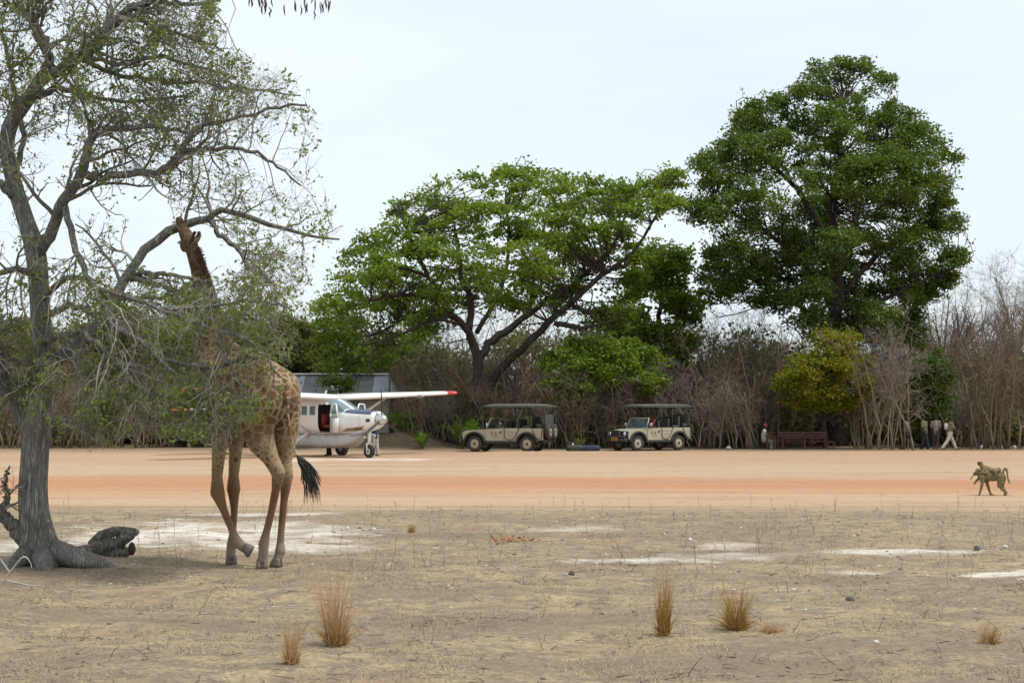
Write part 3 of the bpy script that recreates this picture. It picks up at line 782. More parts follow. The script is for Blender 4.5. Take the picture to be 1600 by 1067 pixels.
# ------------------------------------------------------------------ bare shrubs and thicket
def bare_shrub_parts(seed, H, W, nst, n1, n2, n3, up=.05, r0=.035, lean=1.0):
    rng = np.random.default_rng(seed)
    K = 9; a = rng.uniform(0, 2 * pi, nst); sp = rng.uniform(.15, 1, nst) * W * .5 * lean
    P = np.zeros((nst, K, 3)); t = np.linspace(0, 1, K)
    hh = H * rng.uniform(.65, 1, nst)
    b0 = rng.normal(0, .13, (2, nst)) * W
    P[..., 0] = b0[0][:, None] + (np.cos(a) * sp)[:, None] * t ** 1.4
    P[..., 1] = b0[1][:, None] + (np.sin(a) * sp)[:, None] * t ** 1.4
    P[..., 2] = hh[:, None] * t - .05
    P[:, 1:] += np.cumsum(rng.normal(0, .034 * H / 3, (nst, K - 1, 3)) * [1, 1, .5], axis=1)
    R = r0 * rng.uniform(.6, 1.3, nst)[:, None] * np.linspace(1, .3, K)
    P1, R1 = sprout(P, R, n1, H * .18, H * .42, 6, (20, 75), up, .22, rng, .22, 1., .55, .4, .008)
    P2, R2 = sprout(P1, R1, n2, H * .09, H * .22, 5, (20, 75), up, .26, rng, .2, 1., .6, .5, .006)
    P3, R3 = sprout(P2, R2, n3, H * .05, H * .12, 4, (20, 60), up, .2, rng, .2, 1., .7, .6, .005)
    return (P, R), (P1, R1), (P2, R2), (P3, R3)
def bare_shrub_mesh(seed, H, W, stems=14, n=(5, 4, 3), r0=.035, up=.05, lean=1.0):
    A, B, C_, D_ = bare_shrub_parts(seed, H, W, stems, n[0], n[1], n[2], up, r0, lean)
    st = MB(); tubes(st, A[0], A[1], 5)
    tw = MB(); tubes(tw, B[0], B[1], 4, False); tubes(tw, C_[0], C_[1], 3, False)
    if n[2]: tubes(tw, D_[0], D_[1], 3, False)
    return st, tw
PROTO = []
for i in range(5):
    st, tw = bare_shrub_mesh(60 + i, 3.4, 3.6, 16, (5, 5, 4), .032)
    PROTO.append((st.mesh('shrub_stems_mesh', TWIG_PALE if i % 2 else TWIG_BROWN), tw.mesh('shrub_twigs_mesh', (TWIG_BROWN, TWIG_GREY, TWIG_BROWN)[i % 3])))
TALL = []
for i in range(3):
    st, tw = bare_shrub_mesh(80 + i, 9.0, 8.0, 11, (7, 6, 6), .085, .06, .9)
    TALL.append((st.mesh('bare_tree_stems_mesh', TWIG_GREY), tw.mesh('bare_tree_twigs_mesh', TWIG_GREY)))
def shrub(px, py, label, proto, s, rz, Y=None, pale=False, sz=1.0, name='bare_shrub', cat='shrub', group='leafless shrubs along the far edge of the airstrip', lib=None):
    Y = Y or gdep(py); x = (px - 800) / F * Y
    o = thing(name, label, cat, (x, Y, float(hgt(x, Y))), rz, group)
    st, tw = (lib or PROTO)[proto]
    a = obj('stems', st, o); b = stuff(obj('twigs', tw, o)); o.scale = (s, s, s * sz); return o
for i, a in enumerate([
    (1185, 0, 'big leafless brown shrub over the grey-trousered sitter, left of the red benches', 0, 1.55, .3, 92, 1.12),
    (1130, 0, 'tall leafless brown shrub just right of the right-hand jeep', 2, 1.5, 1.9, 93, 1.15),
    (1105, 0, 'leafless brown shrub touching the rear of the right-hand jeep', 1, 1.15, 2.7, 90, 1.0),
    (1160, 0, 'thin-stemmed leafless shrub hiding the dark standing person', 3, 1.1, .9, 89.5, 1.0),
    (1385, 0, 'vase-shaped pale leafless shrub right of the yellow-green tree', 1, 1.6, 4.1, 88.5, 1.22),
    (1345, 0, 'leafless shrub between the yellow-green tree and the vase-shaped shrub', 3, 1.25, 5.0, 91, 1.1),
    (1545, 0, 'large spreading leafless shrub right of the walking person in white trousers', 0, 1.8, 2.2, 90, 1.2),
    (1600, 0, 'leafless shrub cut by the right edge of the picture', 2, 1.75, .2, 91, 1.15),
    (1510, 0, 'leafless shrub just behind the walking person in white trousers', 4, 1.3, 3.3, 94, 1.1),
    (650, 0, 'pale-stemmed leafless shrub on the bank under the aircraft wing tip', 3, .95, 1.2, 91, .95),
    (690, 0, 'leafless shrub on the bank between wing tip and left-hand jeep', 1, .95, 4.4, 92, .95),
    (720, 0, 'tall leafless shrub left of the spreading tree stem', 0, 1.35, 3.0, 95, 1.1),
    (790, 0, 'brown leafless shrub behind the middle of the left-hand jeep', 2, 1.4, 1.3, 91, .95),
    (845, 0, 'brown leafless shrub behind the rear of the left-hand jeep', 4, 1.3, 5.3, 91.5, .95),
    (890, 0, 'leafless shrub with crossing stems between the two jeeps', 3, 1.15, 2.5, 90, .95),
    (945, 0, 'leafless shrub behind the nose of the right-hand jeep', 1, 1.35, .7, 91.5, .9),
    (1005, 0, 'leafless shrub behind the cab of the right-hand jeep', 0, 1.4, 4.0, 92, 1.0),
    (1055, 0, 'leafless shrub behind the seats of the right-hand jeep', 4, 1.45, 2.0, 93, 1.05),
    (560, 0, 'thin leafless shrub in front of the metal roofed shelter', 4, .7, 3.7, 90.5, 1.1),
    (604, 0, 'leafless shrub at the right end of the metal roofed shelter', 2, 1.2, 5.8, 100.5, 1.2),
    (110, 0, 'leafless shrub right of the thorn tree trunk beyond the airstrip', 2, 1.5, 2.9, 92, .9),
    (170, 0, 'grey leafless shrub beyond the airstrip under the hanging twigs', 1, 1.4, .4, 94, .95),
    (235, 0, 'leafless shrub beyond the airstrip left of the red wing tip', 4, 1.5, 3.9, 93, .9),
    (300, 0, 'leafless shrub beyond the airstrip behind the giraffe forelegs', 3, 1.4, 1.5, 95, .95),
    (25, 0, 'leafless shrub beyond the airstrip left of the thorn tree trunk', 0, 1.5, 5.1, 92, .95)]):
    shrub(a[0], 0, a[2], a[3], a[4], a[5], a[6], sz=a[7])
for a in [(1560, 'tall grey leafless tree rising right of the dark crown', 0, 1.12, .4, 103), (1620, 'tall grey leafless tree at the right picture edge', 1, 1.2, 2.1, 105), (1490, 'grey leafless tree under the right side of the dark crown', 2, .95, 3.2, 104),
          (1150, 'grey leafless tree seen under the left side of the dark crown', 1, .85, 4.0, 105), (1245, 'grey leafless tree directly behind the yellow-green tree', 2, .85, 1.0, 106),
          (430, 'pale grey leafless tree beyond the giraffe rump', 0, .9, 5.0, 108), (350, 'pale grey leafless tree beyond the giraffe neck', 1, .92, .8, 110), (560, 'grey leafless tree behind the metal roofed shelter', 2, .95, 2.6, 106), (690, 'grey leafless tree under the left boughs of the spreading tree', 0, .92, 4.6, 104), (820, 'grey leafless tree under the middle of the spreading tree', 1, .95, 3.9, 105), (905, 'grey leafless tree under the right boughs of the spreading tree', 2, .95, 5.9, 106), (1100, 'grey leafless tree behind the rear of the right-hand jeep', 0, .95, 1.7, 104), (1390, 'grey leafless tree behind the vase-shaped shrub', 1, .85, 5.2, 103)]:
    shrub(a[0], 0, a[1], a[2], a[3], a[4], a[5], name='bare_tree', cat='tree', group='leafless trees behind the airstrip', lib=TALL)

# the wood behind reads as one mass
def far_wood():
    rng = np.random.default_rng(77)
    tw = MB(); lv = MB(); lg = MB()
    lib = []
    for i in range(4):
        A, B, C_, D_ = bare_shrub_parts(140 + i, 4.4, 4.6, 12, 5, 4, 3, .05, .04)
        m = MB(); tubes(m, A[0], A[1], 4, False); tubes(m, B[0], B[1], 3, False); tubes(m, C_[0], C_[1], 3, False)
        lib.append(np.concatenate(m.v)); 
        if i == 0: pass
        lib[-1] = (lib[-1], m.f)
    for i in range(170):
        Y = rng.uniform(98, 128); x = rng.uniform(-.36, .36) * Y
        V, Fs = lib[rng.integers(0, 4)]
        s = rng.uniform(1.1, 2.0); a = rng.uniform(0, 6.28); c, s_ = cos(a), sin(a)
        k = 1.0 + .35 * float(sstep(.22, .32, x / Y)) - .18 * float(sstep(-.05, -.02, x / Y) * (1 - sstep(.1, .14, x / Y)))
        Q = V @ np.array([[c, s_, 0], [-s_, c, 0], [0, 0, 1]]) * np.array([s, s, s * k]) + np.array([x, Y, 0])
        n = tw.n; tw.v.append(Q); tw.n += len(Q); tw.f += [f + n for f in Fs]
    stuff_o = tw.build('far_thicket', TWIG_BROWN); stuff(stuff_o); tag(stuff_o, 'brown mass of leafless thicket filling the background', 'thicket')
    for mbx, nb, cols, nm, lab, y0, y1 in ((lv, 330, LEAF_DULL, 'far_undergrowth', 'dull green undergrowth filling the far thicket', 93.5, 126), (lg, 110, LEAF_DRY, 'far_dry_undergrowth', 'brown dry-leaved undergrowth in the far thicket', 95, 110)):
        for i in range(nb):
            Y = rng.uniform(y0, y1); x = rng.uniform(-.36, .36) * Y
            h = rng.uniform(1.2, 4.6); w = rng.uniform(1.2, 2.6); n = 420
            d = nrm(rng.normal(0, 1, (n, 3))) * (rng.uniform(0, 1, n) ** .4)[:, None] * np.array([w, w, h * .5])
            # lumpy
            d += .25 * np.sin(d[:, [1, 2, 0]] * 3.1 + i)
            leaves(mbx, d + np.array([x, Y, h * .5]), .3, rng, .6, .2)
        if mbx is lv:     # small crowns above the scrub
            for i in range(230):
                Y = rng.uniform(98, 128); u = rng.uniform(-.36, .36); x = u * Y; zc = rng.uniform(3.2, 6.8) * (1 - .3 * float(sstep(.12, .2, u))); w = rng.uniform(1.2, 2.6); n = 330
                d = nrm(rng.normal(0, 1, (n, 3))) * (rng.uniform(0, 1, n) ** .4)[:, None] * np.array([w, w, w * .55]); d += .3 * np.sin(d[:, [1, 2, 0]] * 2.7 + i)
                leaves(mbx, d + np.array([x, Y, zc]), .3, rng, .6, .2)
        o = stuff(mbx.build(nm, cols)); tag(o, lab, 'undergrowth')
far_wood()

# ================================================================== giraffe
def giraffe_coat():
    m, n, l, out = new_mat('giraffe_coat')
    t = n.new('ShaderNodeTexCoord'); pos = t.outputs['Object']
    sep = n.new('ShaderNodeSeparateXYZ'); l.new(pos, sep.inputs[0])
    wv = n.new('ShaderNodeVectorMath'); wv.operation = 'ADD'
    nc = n.new('ShaderNodeTexNoise'); nc.inputs['Scale'].default_value = 7; nc.inputs['Detail'].default_value = 3; l.new(pos, nc.inputs['Vector'])
    sc_ = n.new('ShaderNodeVectorMath'); sc_.operation = 'SCALE'; sc_.inputs['Scale'].default_value = .09; l.new(nc.outputs['Color'], sc_.inputs[0])
    l.new(pos, wv.inputs[0]); l.new(sc_.outputs[0], wv.inputs[1])
    def patches(scale, a, b):
        v = n.new('ShaderNodeTexVoronoi'); v.feature = 'DISTANCE_TO_EDGE'; v.inputs['Scale'].default_value = scale
        l.new(wv.outputs[0], v.inputs['Vector'])
        mr = n.new('ShaderNodeMapRange'); mr.inputs['From Min'].default_value = a; mr.inputs['From Max'].default_value = b
        l.new(v.outputs['Distance'], mr.inputs['Value']); return mr.outputs[0]
    big = patches(7.6, .04, .15); small = patches(12.5, .16, .26)
    z = sep.outputs['Z']
    hi = n.new('ShaderNodeMapRange'); hi.inputs['From Min'].default_value = 1.45; hi.inputs['From Max'].default_value = 1.9; l.new(z, hi.inputs['Value'])
    pat = mix(n, l, hi.outputs[0], small, big)
    tone = noise(n, l, pos, 3.5, 4)
    brown = ramp(n, l, tone, [(.35, (.12, .062, .027)), (.62, (.20, .115, .054))])
    cream = ramp(n, l, tone, [(.35, (.39, .315, .205)), (.65, (.32, .24, .14))])
    coat = mix(n, l, pat, cream, brown)
    # coat colour darkened up the neck and head, painting in their shade
    nk = n.new('ShaderNodeMapRange'); nk.inputs['From Min'].default_value = 2.9; nk.inputs['From Max'].default_value = 3.6; l.new(z, nk.inputs['Value'])
    coat = mix(n, l, math_(n, l, 'MULTIPLY', nk.outputs[0], .72), coat, (.07, .037, .017))
    # lower legs: plain tan, grey at the pasterns
    lw = n.new('ShaderNodeMapRange'); lw.inputs['From Min'].default_value = 1.45; lw.inputs['From Max'].default_value = 1.05; l.new(z, lw.inputs['Value'])
    leg = ramp(n, l, tone, [(.35, (.225, .13, .066)), (.65, (.165, .085, .038))])
    pst = n.new('ShaderNodeMapRange'); pst.inputs['From Min'].default_value = .60; pst.inputs['From Max'].default_value = .16; l.new(z, pst.inputs['Value'])
    leg = mix(n, l, pst.outputs[0], leg, (.25, .215, .175))
    coat = mix(n, l, lw.outputs[0], coat, leg)
    fur = noise(n, l, pos, 60, 4, .7)
    coat = mix(n, l, .25, coat, mix(n, l, fur, (.05, .04, .03), (.6, .5, .38)), 'OVERLAY')
    p = n.new('ShaderNodeBsdfPrincipled'); p.inputs['Roughness'].default_value = .75; p.inputs['Specular IOR Level'].default_value = .25
    p.inputs['Sheen Weight'].default_value = .1
    l.new(coat, p.inputs['Base Color']); l.new(bump(n, l, fur, .5, .006), p.inputs['Normal']); l.new(p.outputs[0], out.inputs['Surface'])
    return m
def giraffe():
    rng = np.random.default_rng(3)
    root_loc = np.array([*at(405, 886, 22.9)[:2], 0.0])
    g = thing('giraffe', 'giraffe seen from behind, head up in the thorn tree, one foreleg lifted', 'giraffe', root_loc)
    def J(px, py, Y): return at(px, py, Y) - root_loc
    def Gd(px, Y): return np.array([(px - 800) / F * Y, Y, float(hgt((px - 800) / F * Y, Y))]) - root_loc
    b = MB()
    # trunk of the body
    chain(b, [J(431, 612, 22.65), J(408, 606, 22.85), J(380, 598, 23.15), J(352, 588, 23.42), J(336, 572, 23.58)], [.345, .41, .455, .43, .35], 20)
    ellipsoid(b, J(398, 628, 22.95), (.42, .42, .36)); ellipsoid(b, J(365, 620, 23.25), (.40, .40, .42))
    ellipsoid(b, J(446, 620, 22.8), (.17, .24, .33)); ellipsoid(b, J(424, 622, 22.48), (.22, .22, .36))
    chain(b, [J(424, 580, 22.75), J(385, 566, 23.1), J(346, 545, 23.5)], [.14, .16, .18], 12)
    # neck
    chain(b, [J(346, 575, 23.5), J(336, 535, 23.62), J(327, 492, 23.75), J(319, 452, 23.86), J(310, 418, 23.95), J(302, 394, 24.0)], [.33, .25, .19, .15, .12, .104], 16)
    # head tipped up to the branch
    chain(b, [J(301, 392, 24.0), J(296, 378, 24.03), J(290, 366, 24.1), J(284, 354, 24.18), J(280, 344, 24.22)], [.105, .115, .098, .072, .058], 12)
    ellipsoid(b, J(289, 384, 24.1), (.075, .09, .10))
    # hind leg, left
    chain(b, [J(412, 628, 22.55), J(400, 662, 22.62), J(409, 692, 22.58), J(424, 718, 22.56), J(435, 738, 22.55)], [.30, .255, .185, .112, .098], 14)
    chain(b, [J(435, 740, 22.55), J(431, 765, 22.6), J(424, 800, 22.66), J(416, 832, 22.72), J(412, 850, 22.76), J(412, 862, 22.76)], [.094, .060, .052, .054, .078, .062], 12)
    chain(b, [J(412, 856, 22.76), Gd(412, 22.8) + [0, 0, .12]], [.07, .072], 12)
    # hind leg, right
    chain(b, [J(446, 628, 22.85), J(446, 670, 22.9), J(445, 700, 22.92), J(446, 722, 22.92), J(448, 742, 22.92)], [.225, .19, .14, .092, .094], 14)
    chain(b, [J(448, 744, 22.92), J(444, 780, 22.95), J(440, 822, 22.98), J(438, 848, 23.0), J(438, 860, 23.0)], [.092, .055, .050, .054, .078], 12)
    chain(b, [J(438, 860, 23.0), Gd(436, 23.0) + [0, 0, .12]], [.07, .068], 12)
    # foreleg, left, lifted
    chain(b, [J(352, 610, 23.3), J(346, 660, 23.25), J(342, 705, 23.2), J(339, 745, 23.17), J(340, 770, 23.15)], [.26, .165, .100, .076, .104], 14)
    chain(b, [J(340, 770, 23.15), J(349, 795, 23.1), J(360, 822, 23.05), J(368, 840, 23.0), J(374, 850, 22.97)], [.098, .058, .050, .060, .078], 12)
    chain(b, [J(374, 850, 22.97), J(382, 856, 22.94)], [.07, .066], 12)
    # foreleg, right
    chain(b, [J(366, 610, 23.55), J(369, 660, 23.5), J(368, 705, 23.45), J(365, 742, 23.4), J(365, 764, 23.38)], [.24, .155, .095, .074, .100], 14)
    chain(b, [J(365, 764, 23.38), J(366, 795, 23.36), J(364, 830, 23.35), J(362, 852, 23.35)], [.092, .052, .049, .076], 12)
    chain(b, [J(362, 852, 23.35), Gd(362, 23.33) + [0, 0, .12]], [.068, .07], 12)
    # tail stem
    chain(b, [J(449, 597, 22.42), J(449, 625, 22.32), J(450, 655, 22.3), J(455, 685, 22.29), J(463, 712, 22.28)], [.055, .034, .024, .020, .017], 8)
    coat = giraffe_coat()
    remesh(b, 'body', coat, .018, 3, g)
    hoof = surf('hoof_horn', (.07, .06, .05), (.16, .14, .115), 12, .6, .002)
    def hoofm(p, d, r=.085, h=.13):
        """cloven hoof: two wedge toes; p sole centre, d pointing direction on the ground"""
        d = nrm(np.array(d, float)); s = np.array([-d[1], d[0], 0]); m = MB()
        for k in (-1, 1):
            c = p + s * k * r * .48
            pts = []
            for z, f, bk, w in ((.0, 1.25, .75, .46), (.35, 1.12, .72, .45), (.7, .88, .66, .42), (1.0, .62, .58, .38)):
                for a in np.linspace(0, 2 * pi, 10, endpoint=False):
                    pts.append(c + d * r * (f if cos(a) > 0 else bk) * cos(a) + s * r * w * sin(a) + np.array([0, 0, h * z]))
            idx = np.arange(40).reshape(4, 10); nx = np.roll(idx, -1, 1)
            m.add(np.array(pts), np.stack([idx[:-1], nx[:-1], nx[1:], idx[1:]], -1).reshape(-1, 4), idx[0][None, ::-1], idx[-1][None])
        return m
    hd = (-.65, .6, 0)
    for p, d in ((Gd(411, 22.8), (.1, -.9, 0)), (Gd(435, 23.0), (-.8, .2, 0)), (Gd(363, 23.32), (.25, -.9, 0))):
        hoofm(np.array(p), d).build('hoof', hoof, g)
    m = hoofm(np.zeros(3), (-1, 0, 0))
    V = np.concatenate(m.v); V = V - np.array([0, 0, .13])
    m.v = [V @ np.array(Matrix.Rotation(radians(-62), 3, 'Y')).T + J(381, 853, 22.93)]
    m.build('hoof', hoof, g)
    # tail tuft: long black hairs
    tf = MB(); n = 130
    a = J(463, 710, 22.28)
    P = np.zeros((n, 7, 3)); tip = np.array([J(rng.uniform(474, 503), rng.uniform(748, 792), 22.28 + rng.uniform(-.06, .06)) for _ in range(n)])
    for k, t in enumerate(np.linspace(0, 1, 7)):
        bulge = sin(pi * min(t * 1.35, 1)) * .036
        P[:, k] = a * (1 - t) + tip * t + rng.normal(0, 1, (n, 3)) * bulge * .55 + np.array([.10 * sin(pi * t) * .5, 0, 0])
    tubes(tf, P, np.full((n, 1), .0058) * np.array([1, 1.2, 1.2, 1.1, .9, .6, .3]), 4, False)
    stuff(tf.build('tail_tuft', surf('tail_hair', (.012, .011, .01), (.03, .026, .022), 30, .6), g))
    # mane along the nape
    mn = MB(); nape = spline(np.array([J(345, 540, 23.42), J(338, 505, 23.55), J(331, 470, 23.66), J(322, 436, 23.75), J(313, 408, 23.84), J(307, 390, 23.9)]), 60)
    pts = np.repeat(nape, 14, 0) + rng.normal(0, .012, (840, 3)); dr = np.array([.55, -.55, .15])
    P = np.stack([pts, pts + dr * .05 + rng.normal(0, .01, pts.shape), pts + dr * .11 + rng.normal(0, .018, pts.shape)], 1)
    tubes(mn, P, np.full((840, 1), .005) * np.array([1, .9, .3]), 3, False)
    stuff(mn.build('mane', surf('mane_hair', (.10, .05, .025), (.16, .085, .045), 20, .7), g))
    # ears and horns
    earm = surf('ear_fur', (.38, .31, .22), (.22, .15, .09), 14, .8)
    for base, tip in ((J(303, 381, 23.98), J(315, 366, 23.9)), (J(292, 384, 24.1), J(277, 379, 24.2))):
        m = MB(); q = spline(np.array([base, base * .6 + tip * .4 + [0, 0, .02], tip]), 8)
        tubes(m, q, np.array([.02, .035, .045, .048, .044, .034, .02, .004]), 8); V = np.concatenate(m.v)
        m.build('ear', earm, g)
    for dx in (0, 7):
        m = MB(); a, c = J(299 + dx, 376, 23.95 + dx * .006), J(304 + dx, 364, 23.86)
        tube1(m, [a, (a + c) / 2, c], [.026, .022, .020], 8, 6); ellipsoid(m, c, (.028, .028, .026)); m.build('horn', surf('horn_fur', (.05, .03, .02), (.10, .06, .04), 12, .8), g)
    for px in (284, 297):
        m = MB(); ellipsoid(m, J(px, 366, 24.02 if px > 290 else 24.14), (.02, .02, .02)); m.build('eye', surf('eye_dark', (.01, .008, .006), (.02, .015, .01), 5, .15), g)
giraffe()

# ================================================================== baboons
def fur(name, c1, c2):
    return surf(name, c1, c2, 16, .9, .006, 60)
def hairs(o, n, L, mat, parent, seed):
    """coat of short hairs lying back along the skin"""
    rng = np.random.default_rng(seed); me = o.data; N = len(me.vertices)
    co = np.zeros(N * 3); me.vertices.foreach_get('co', co); no = np.zeros(N * 3); me.vertices.foreach_get('normal', no)
    i = rng.integers(0, N, n); c = co.reshape(-1, 3)[i]; d = nrm(no.reshape(-1, 3)[i] + np.array([.7, 0, -.5]) + rng.normal(0, .3, (n, 3)))
    l_ = (L * rng.uniform(.5, 1.2, n))[:, None]; m = MB(); tubes(m, np.stack([c, c + d * l_ * .5, c + d * l_ - np.array([0, 0, .006])], 1), np.full((n, 1), .0026) * np.array([1, .8, .25]), 3, False)
    stuff(m.build('fur', mat, parent))
def baboon():
    Y = gdep(774); base = np.array([*at(1550, 774, Y)[:2], float(hgt(at(1550, 774, Y)[0], Y))])
    m1 = fur('baboon_fur', (.15, .118, .055), (.27, .215, .11)); m2 = fur('baby_fur', (.18, .145, .075), (.30, .245, .135)); dark = fur('baboon_face', (.05, .042, .04), (.085, .07, .06))
    g = thing('baboon', 'olive baboon walking left across the airstrip carrying a baby', 'baboon', base)
    def J(zx, zy, d=0): return at(1490 + zx / 11.85, 700 + zy / 11.85, Y + d) - base
    b = MB(); s = 1 / 11.85 / F * Y
    def C(pts, rad, sides=10): chain(b, [J(*p) for p in pts], [r * s for r in rad], sides)
    C([(520, 500), (600, 520), (700, 525), (800, 520), (880, 530)], [76, 84, 78, 76, 78], 14)
    C([(530, 480), (495, 445), (455, 428)], [66, 58, 52]); C([(450, 432), (420, 455), (396, 480)], [50, 36, 24])
    C([(525, 540, -.12), (530, 640, -.14), (515, 720, -.14), (492, 800, -.14), (478, 850, -.14)], [52, 30, 22, 18, 16]); C([(478, 858, -.14), (462, 872, -.15)], [20, 13])
    C([(505, 520, .12), (460, 565, .14), (415, 610, .14), (385, 650, .14)], [44, 24, 18, 14])
    C([(600, 560, .1), (615, 640, .12), (640, 710, .12), (662, 790, .12), (685, 850, .12)], [52, 31, 24, 19, 16]); C([(685, 852, .12), (730, 868, .12), (770, 880, .12)], [20, 16, 12])
    C([(880, 550, -.1), (870, 630, -.13), (845, 690, -.13), (890, 740, -.13), (945, 795, -.13), (970, 815, -.13)], [84, 58, 38, 28, 22, 19]); C([(970, 818, -.13), (955, 862, -.13), (918, 880, -.14)], [25, 20, 14])
    C([(900, 550, .1), (900, 640, .12), (890, 690, .12), (925, 760, .12), (960, 812, .12)], [62, 44, 31, 24, 19]); C([(960, 815, .12), (948, 862, .12), (915, 882, .12)], [22, 17, 12])
    C([(890, 500), (915, 450), (930, 400), (950, 372), (975, 385), (992, 430), (1000, 520), (1012, 590), (1035, 645)], [26, 20, 18, 17, 17, 16, 14, 13, 11])
    body = remesh(b, 'body', m1, .0125, 3, g); hairs(body, 6000, .020, m1, g, 1)
    f = MB(); ellipsoid(f, J(402, 474), (.055, .055, .042)); f.build('muzzle', dark, g)
    for d in (-.05, .05):
        e = MB(); ellipsoid(e, J(470, 425, d * 1.6), (.02, .012, .028)); e.build('ear', dark, g)
    st = MB(); tube1(st, [J(395, 486), J(360, 510), (J(325, 555)), J(310, 582)], [.012, .012, .011, .010], 6, 8); st.build('muzzle', dark, g).name = 'stalk'
    # baby
    b2 = MB(); base2 = base
    k = thing('baby_baboon', 'baby baboon riding on the back of the walking baboon', 'baboon', base + J(640, 400))
    off = J(640, 400)
    def C2(pts, rad, sides=10): chain(b2, [J(*p) - off for p in pts], [r * s for r in rad], sides)
    C2([(540, 360), (610, 385), (690, 410), (770, 420), (830, 405)], [46, 54, 52, 50, 46]); C2([(545, 355), (515, 315), (495, 285)], [40, 38, 42])
    C2([(480, 282), (462, 296)], [26, 18])
    C2([(560, 400, -.1), (540, 440, -.13), (490, 470, -.13)], [30, 20, 14]); C2([(600, 420, -.1), (640, 450, -.15), (560, 462, -.15)], [28, 22, 14])
    C2([(810, 400, -.08), (770, 430, -.16), (790, 500, -.16)], [40, 28, 18]); C2([(830, 390), (855, 420), (870, 455)], [18, 14, 10])
    hairs(remesh(b2, 'body', m2, .011, 3, k), 2600, .016, m2, k, 2)
    f = MB(); ellipsoid(f, J(468, 285) - off, (.04, .05, .05)); f.build('face', dark, k)
    for d in (-.06, .06):
        e = MB(); ellipsoid(e, J(500, 270, d) - off, (.02, .012, .025)); e.build('ear', dark, k)
baboon()

# ================================================================== parked aircraft
WHITE_PAINT = surf('aircraft_white', (.78, .78, .77), (.70, .70, .69), 1.2, .28, spec=.5, coat=.3)
NAVY = surf('navy_paint', (.018, .028, .085), (.028, .04, .11), 2, .25, coat=.4)
RED_PAINT = surf('red_paint', (.62, .075, .045), (.5, .06, .04), 3, .35)
GREY_METAL = surf('grey_metal', (.42, .43, .44), (.33, .34, .35), 4, .35, metal=.6)
CHROME = surf('spinner_metal', (.6, .61, .63), (.5, .5, .52), 3, .18, metal=.9)
BLACK = surf('black_paint', (.018, .018, .019), (.03, .03, .032), 6, .5)
RUBBER = surf('tyre_rubber', (.022, .021, .02), (.06, .052, .044), 5, .85, .004, 30)
GLASS = glassmat('cabin_glass', (.035, .06, .075), .8)
WSHIELD = glassmat('windscreen_glass', (.10, .17, .19), .55)
CABIN = surf('cabin_dark', (.03, .03, .032), (.05, .05, .05), 5, .8)

def wheel_parts(parent, c, r, w, rimmat, rr=.62, name='wheel', spin=1, side=1):
    o = MB()
    prof = [(-w / 2, r * rr), (-w / 2, r * .80), (-w * .46, r * .93), (-w * .30, r * .99), (0, r), (w * .30, r * .99), (w * .46, r * .93), (w / 2, r * .80), (w / 2, r * rr)]
    lathe(o, prof, 28, spin, c, False)
    t = o.build('tyre', RUBBER, parent)
    m = MB()
    lathe(m, [(-w * .46, r * .30), (-w * .46, r * (rr + .02)), (w * .30 * 1, r * (rr + .02)), (w * .42, r * (rr - .03)), (w * .30, r * .48), (w * .38, r * .40), (w * .38, r * .02)] if side > 0 else
          [(-w * .38, r * .02), (-w * .38, r * .40), (-w * .30, r * .48), (-w * .42, r * (rr - .03)), (-w * .30, r * (rr + .02)), (w * .46, r * (rr + .02)), (w * .46, r * .30)], 24, spin, c)
    q = m.build('rim', rimmat, t)
    h = MB(); cc = list(c); cc[spin] += side * w * .40
    lathe(h, [(-.03, r * .02), (-.03, r * .16), (.02, r * .15), (.035, r * .10), (.035, r * .01)] if side > 0 else [(-.035, r * .01), (-.035, r * .10), (-.02, r * .15), (.03, r * .16), (.03, r * .02)], 12, spin, cc)
    h.build('hub', BLACK, t)
    return t

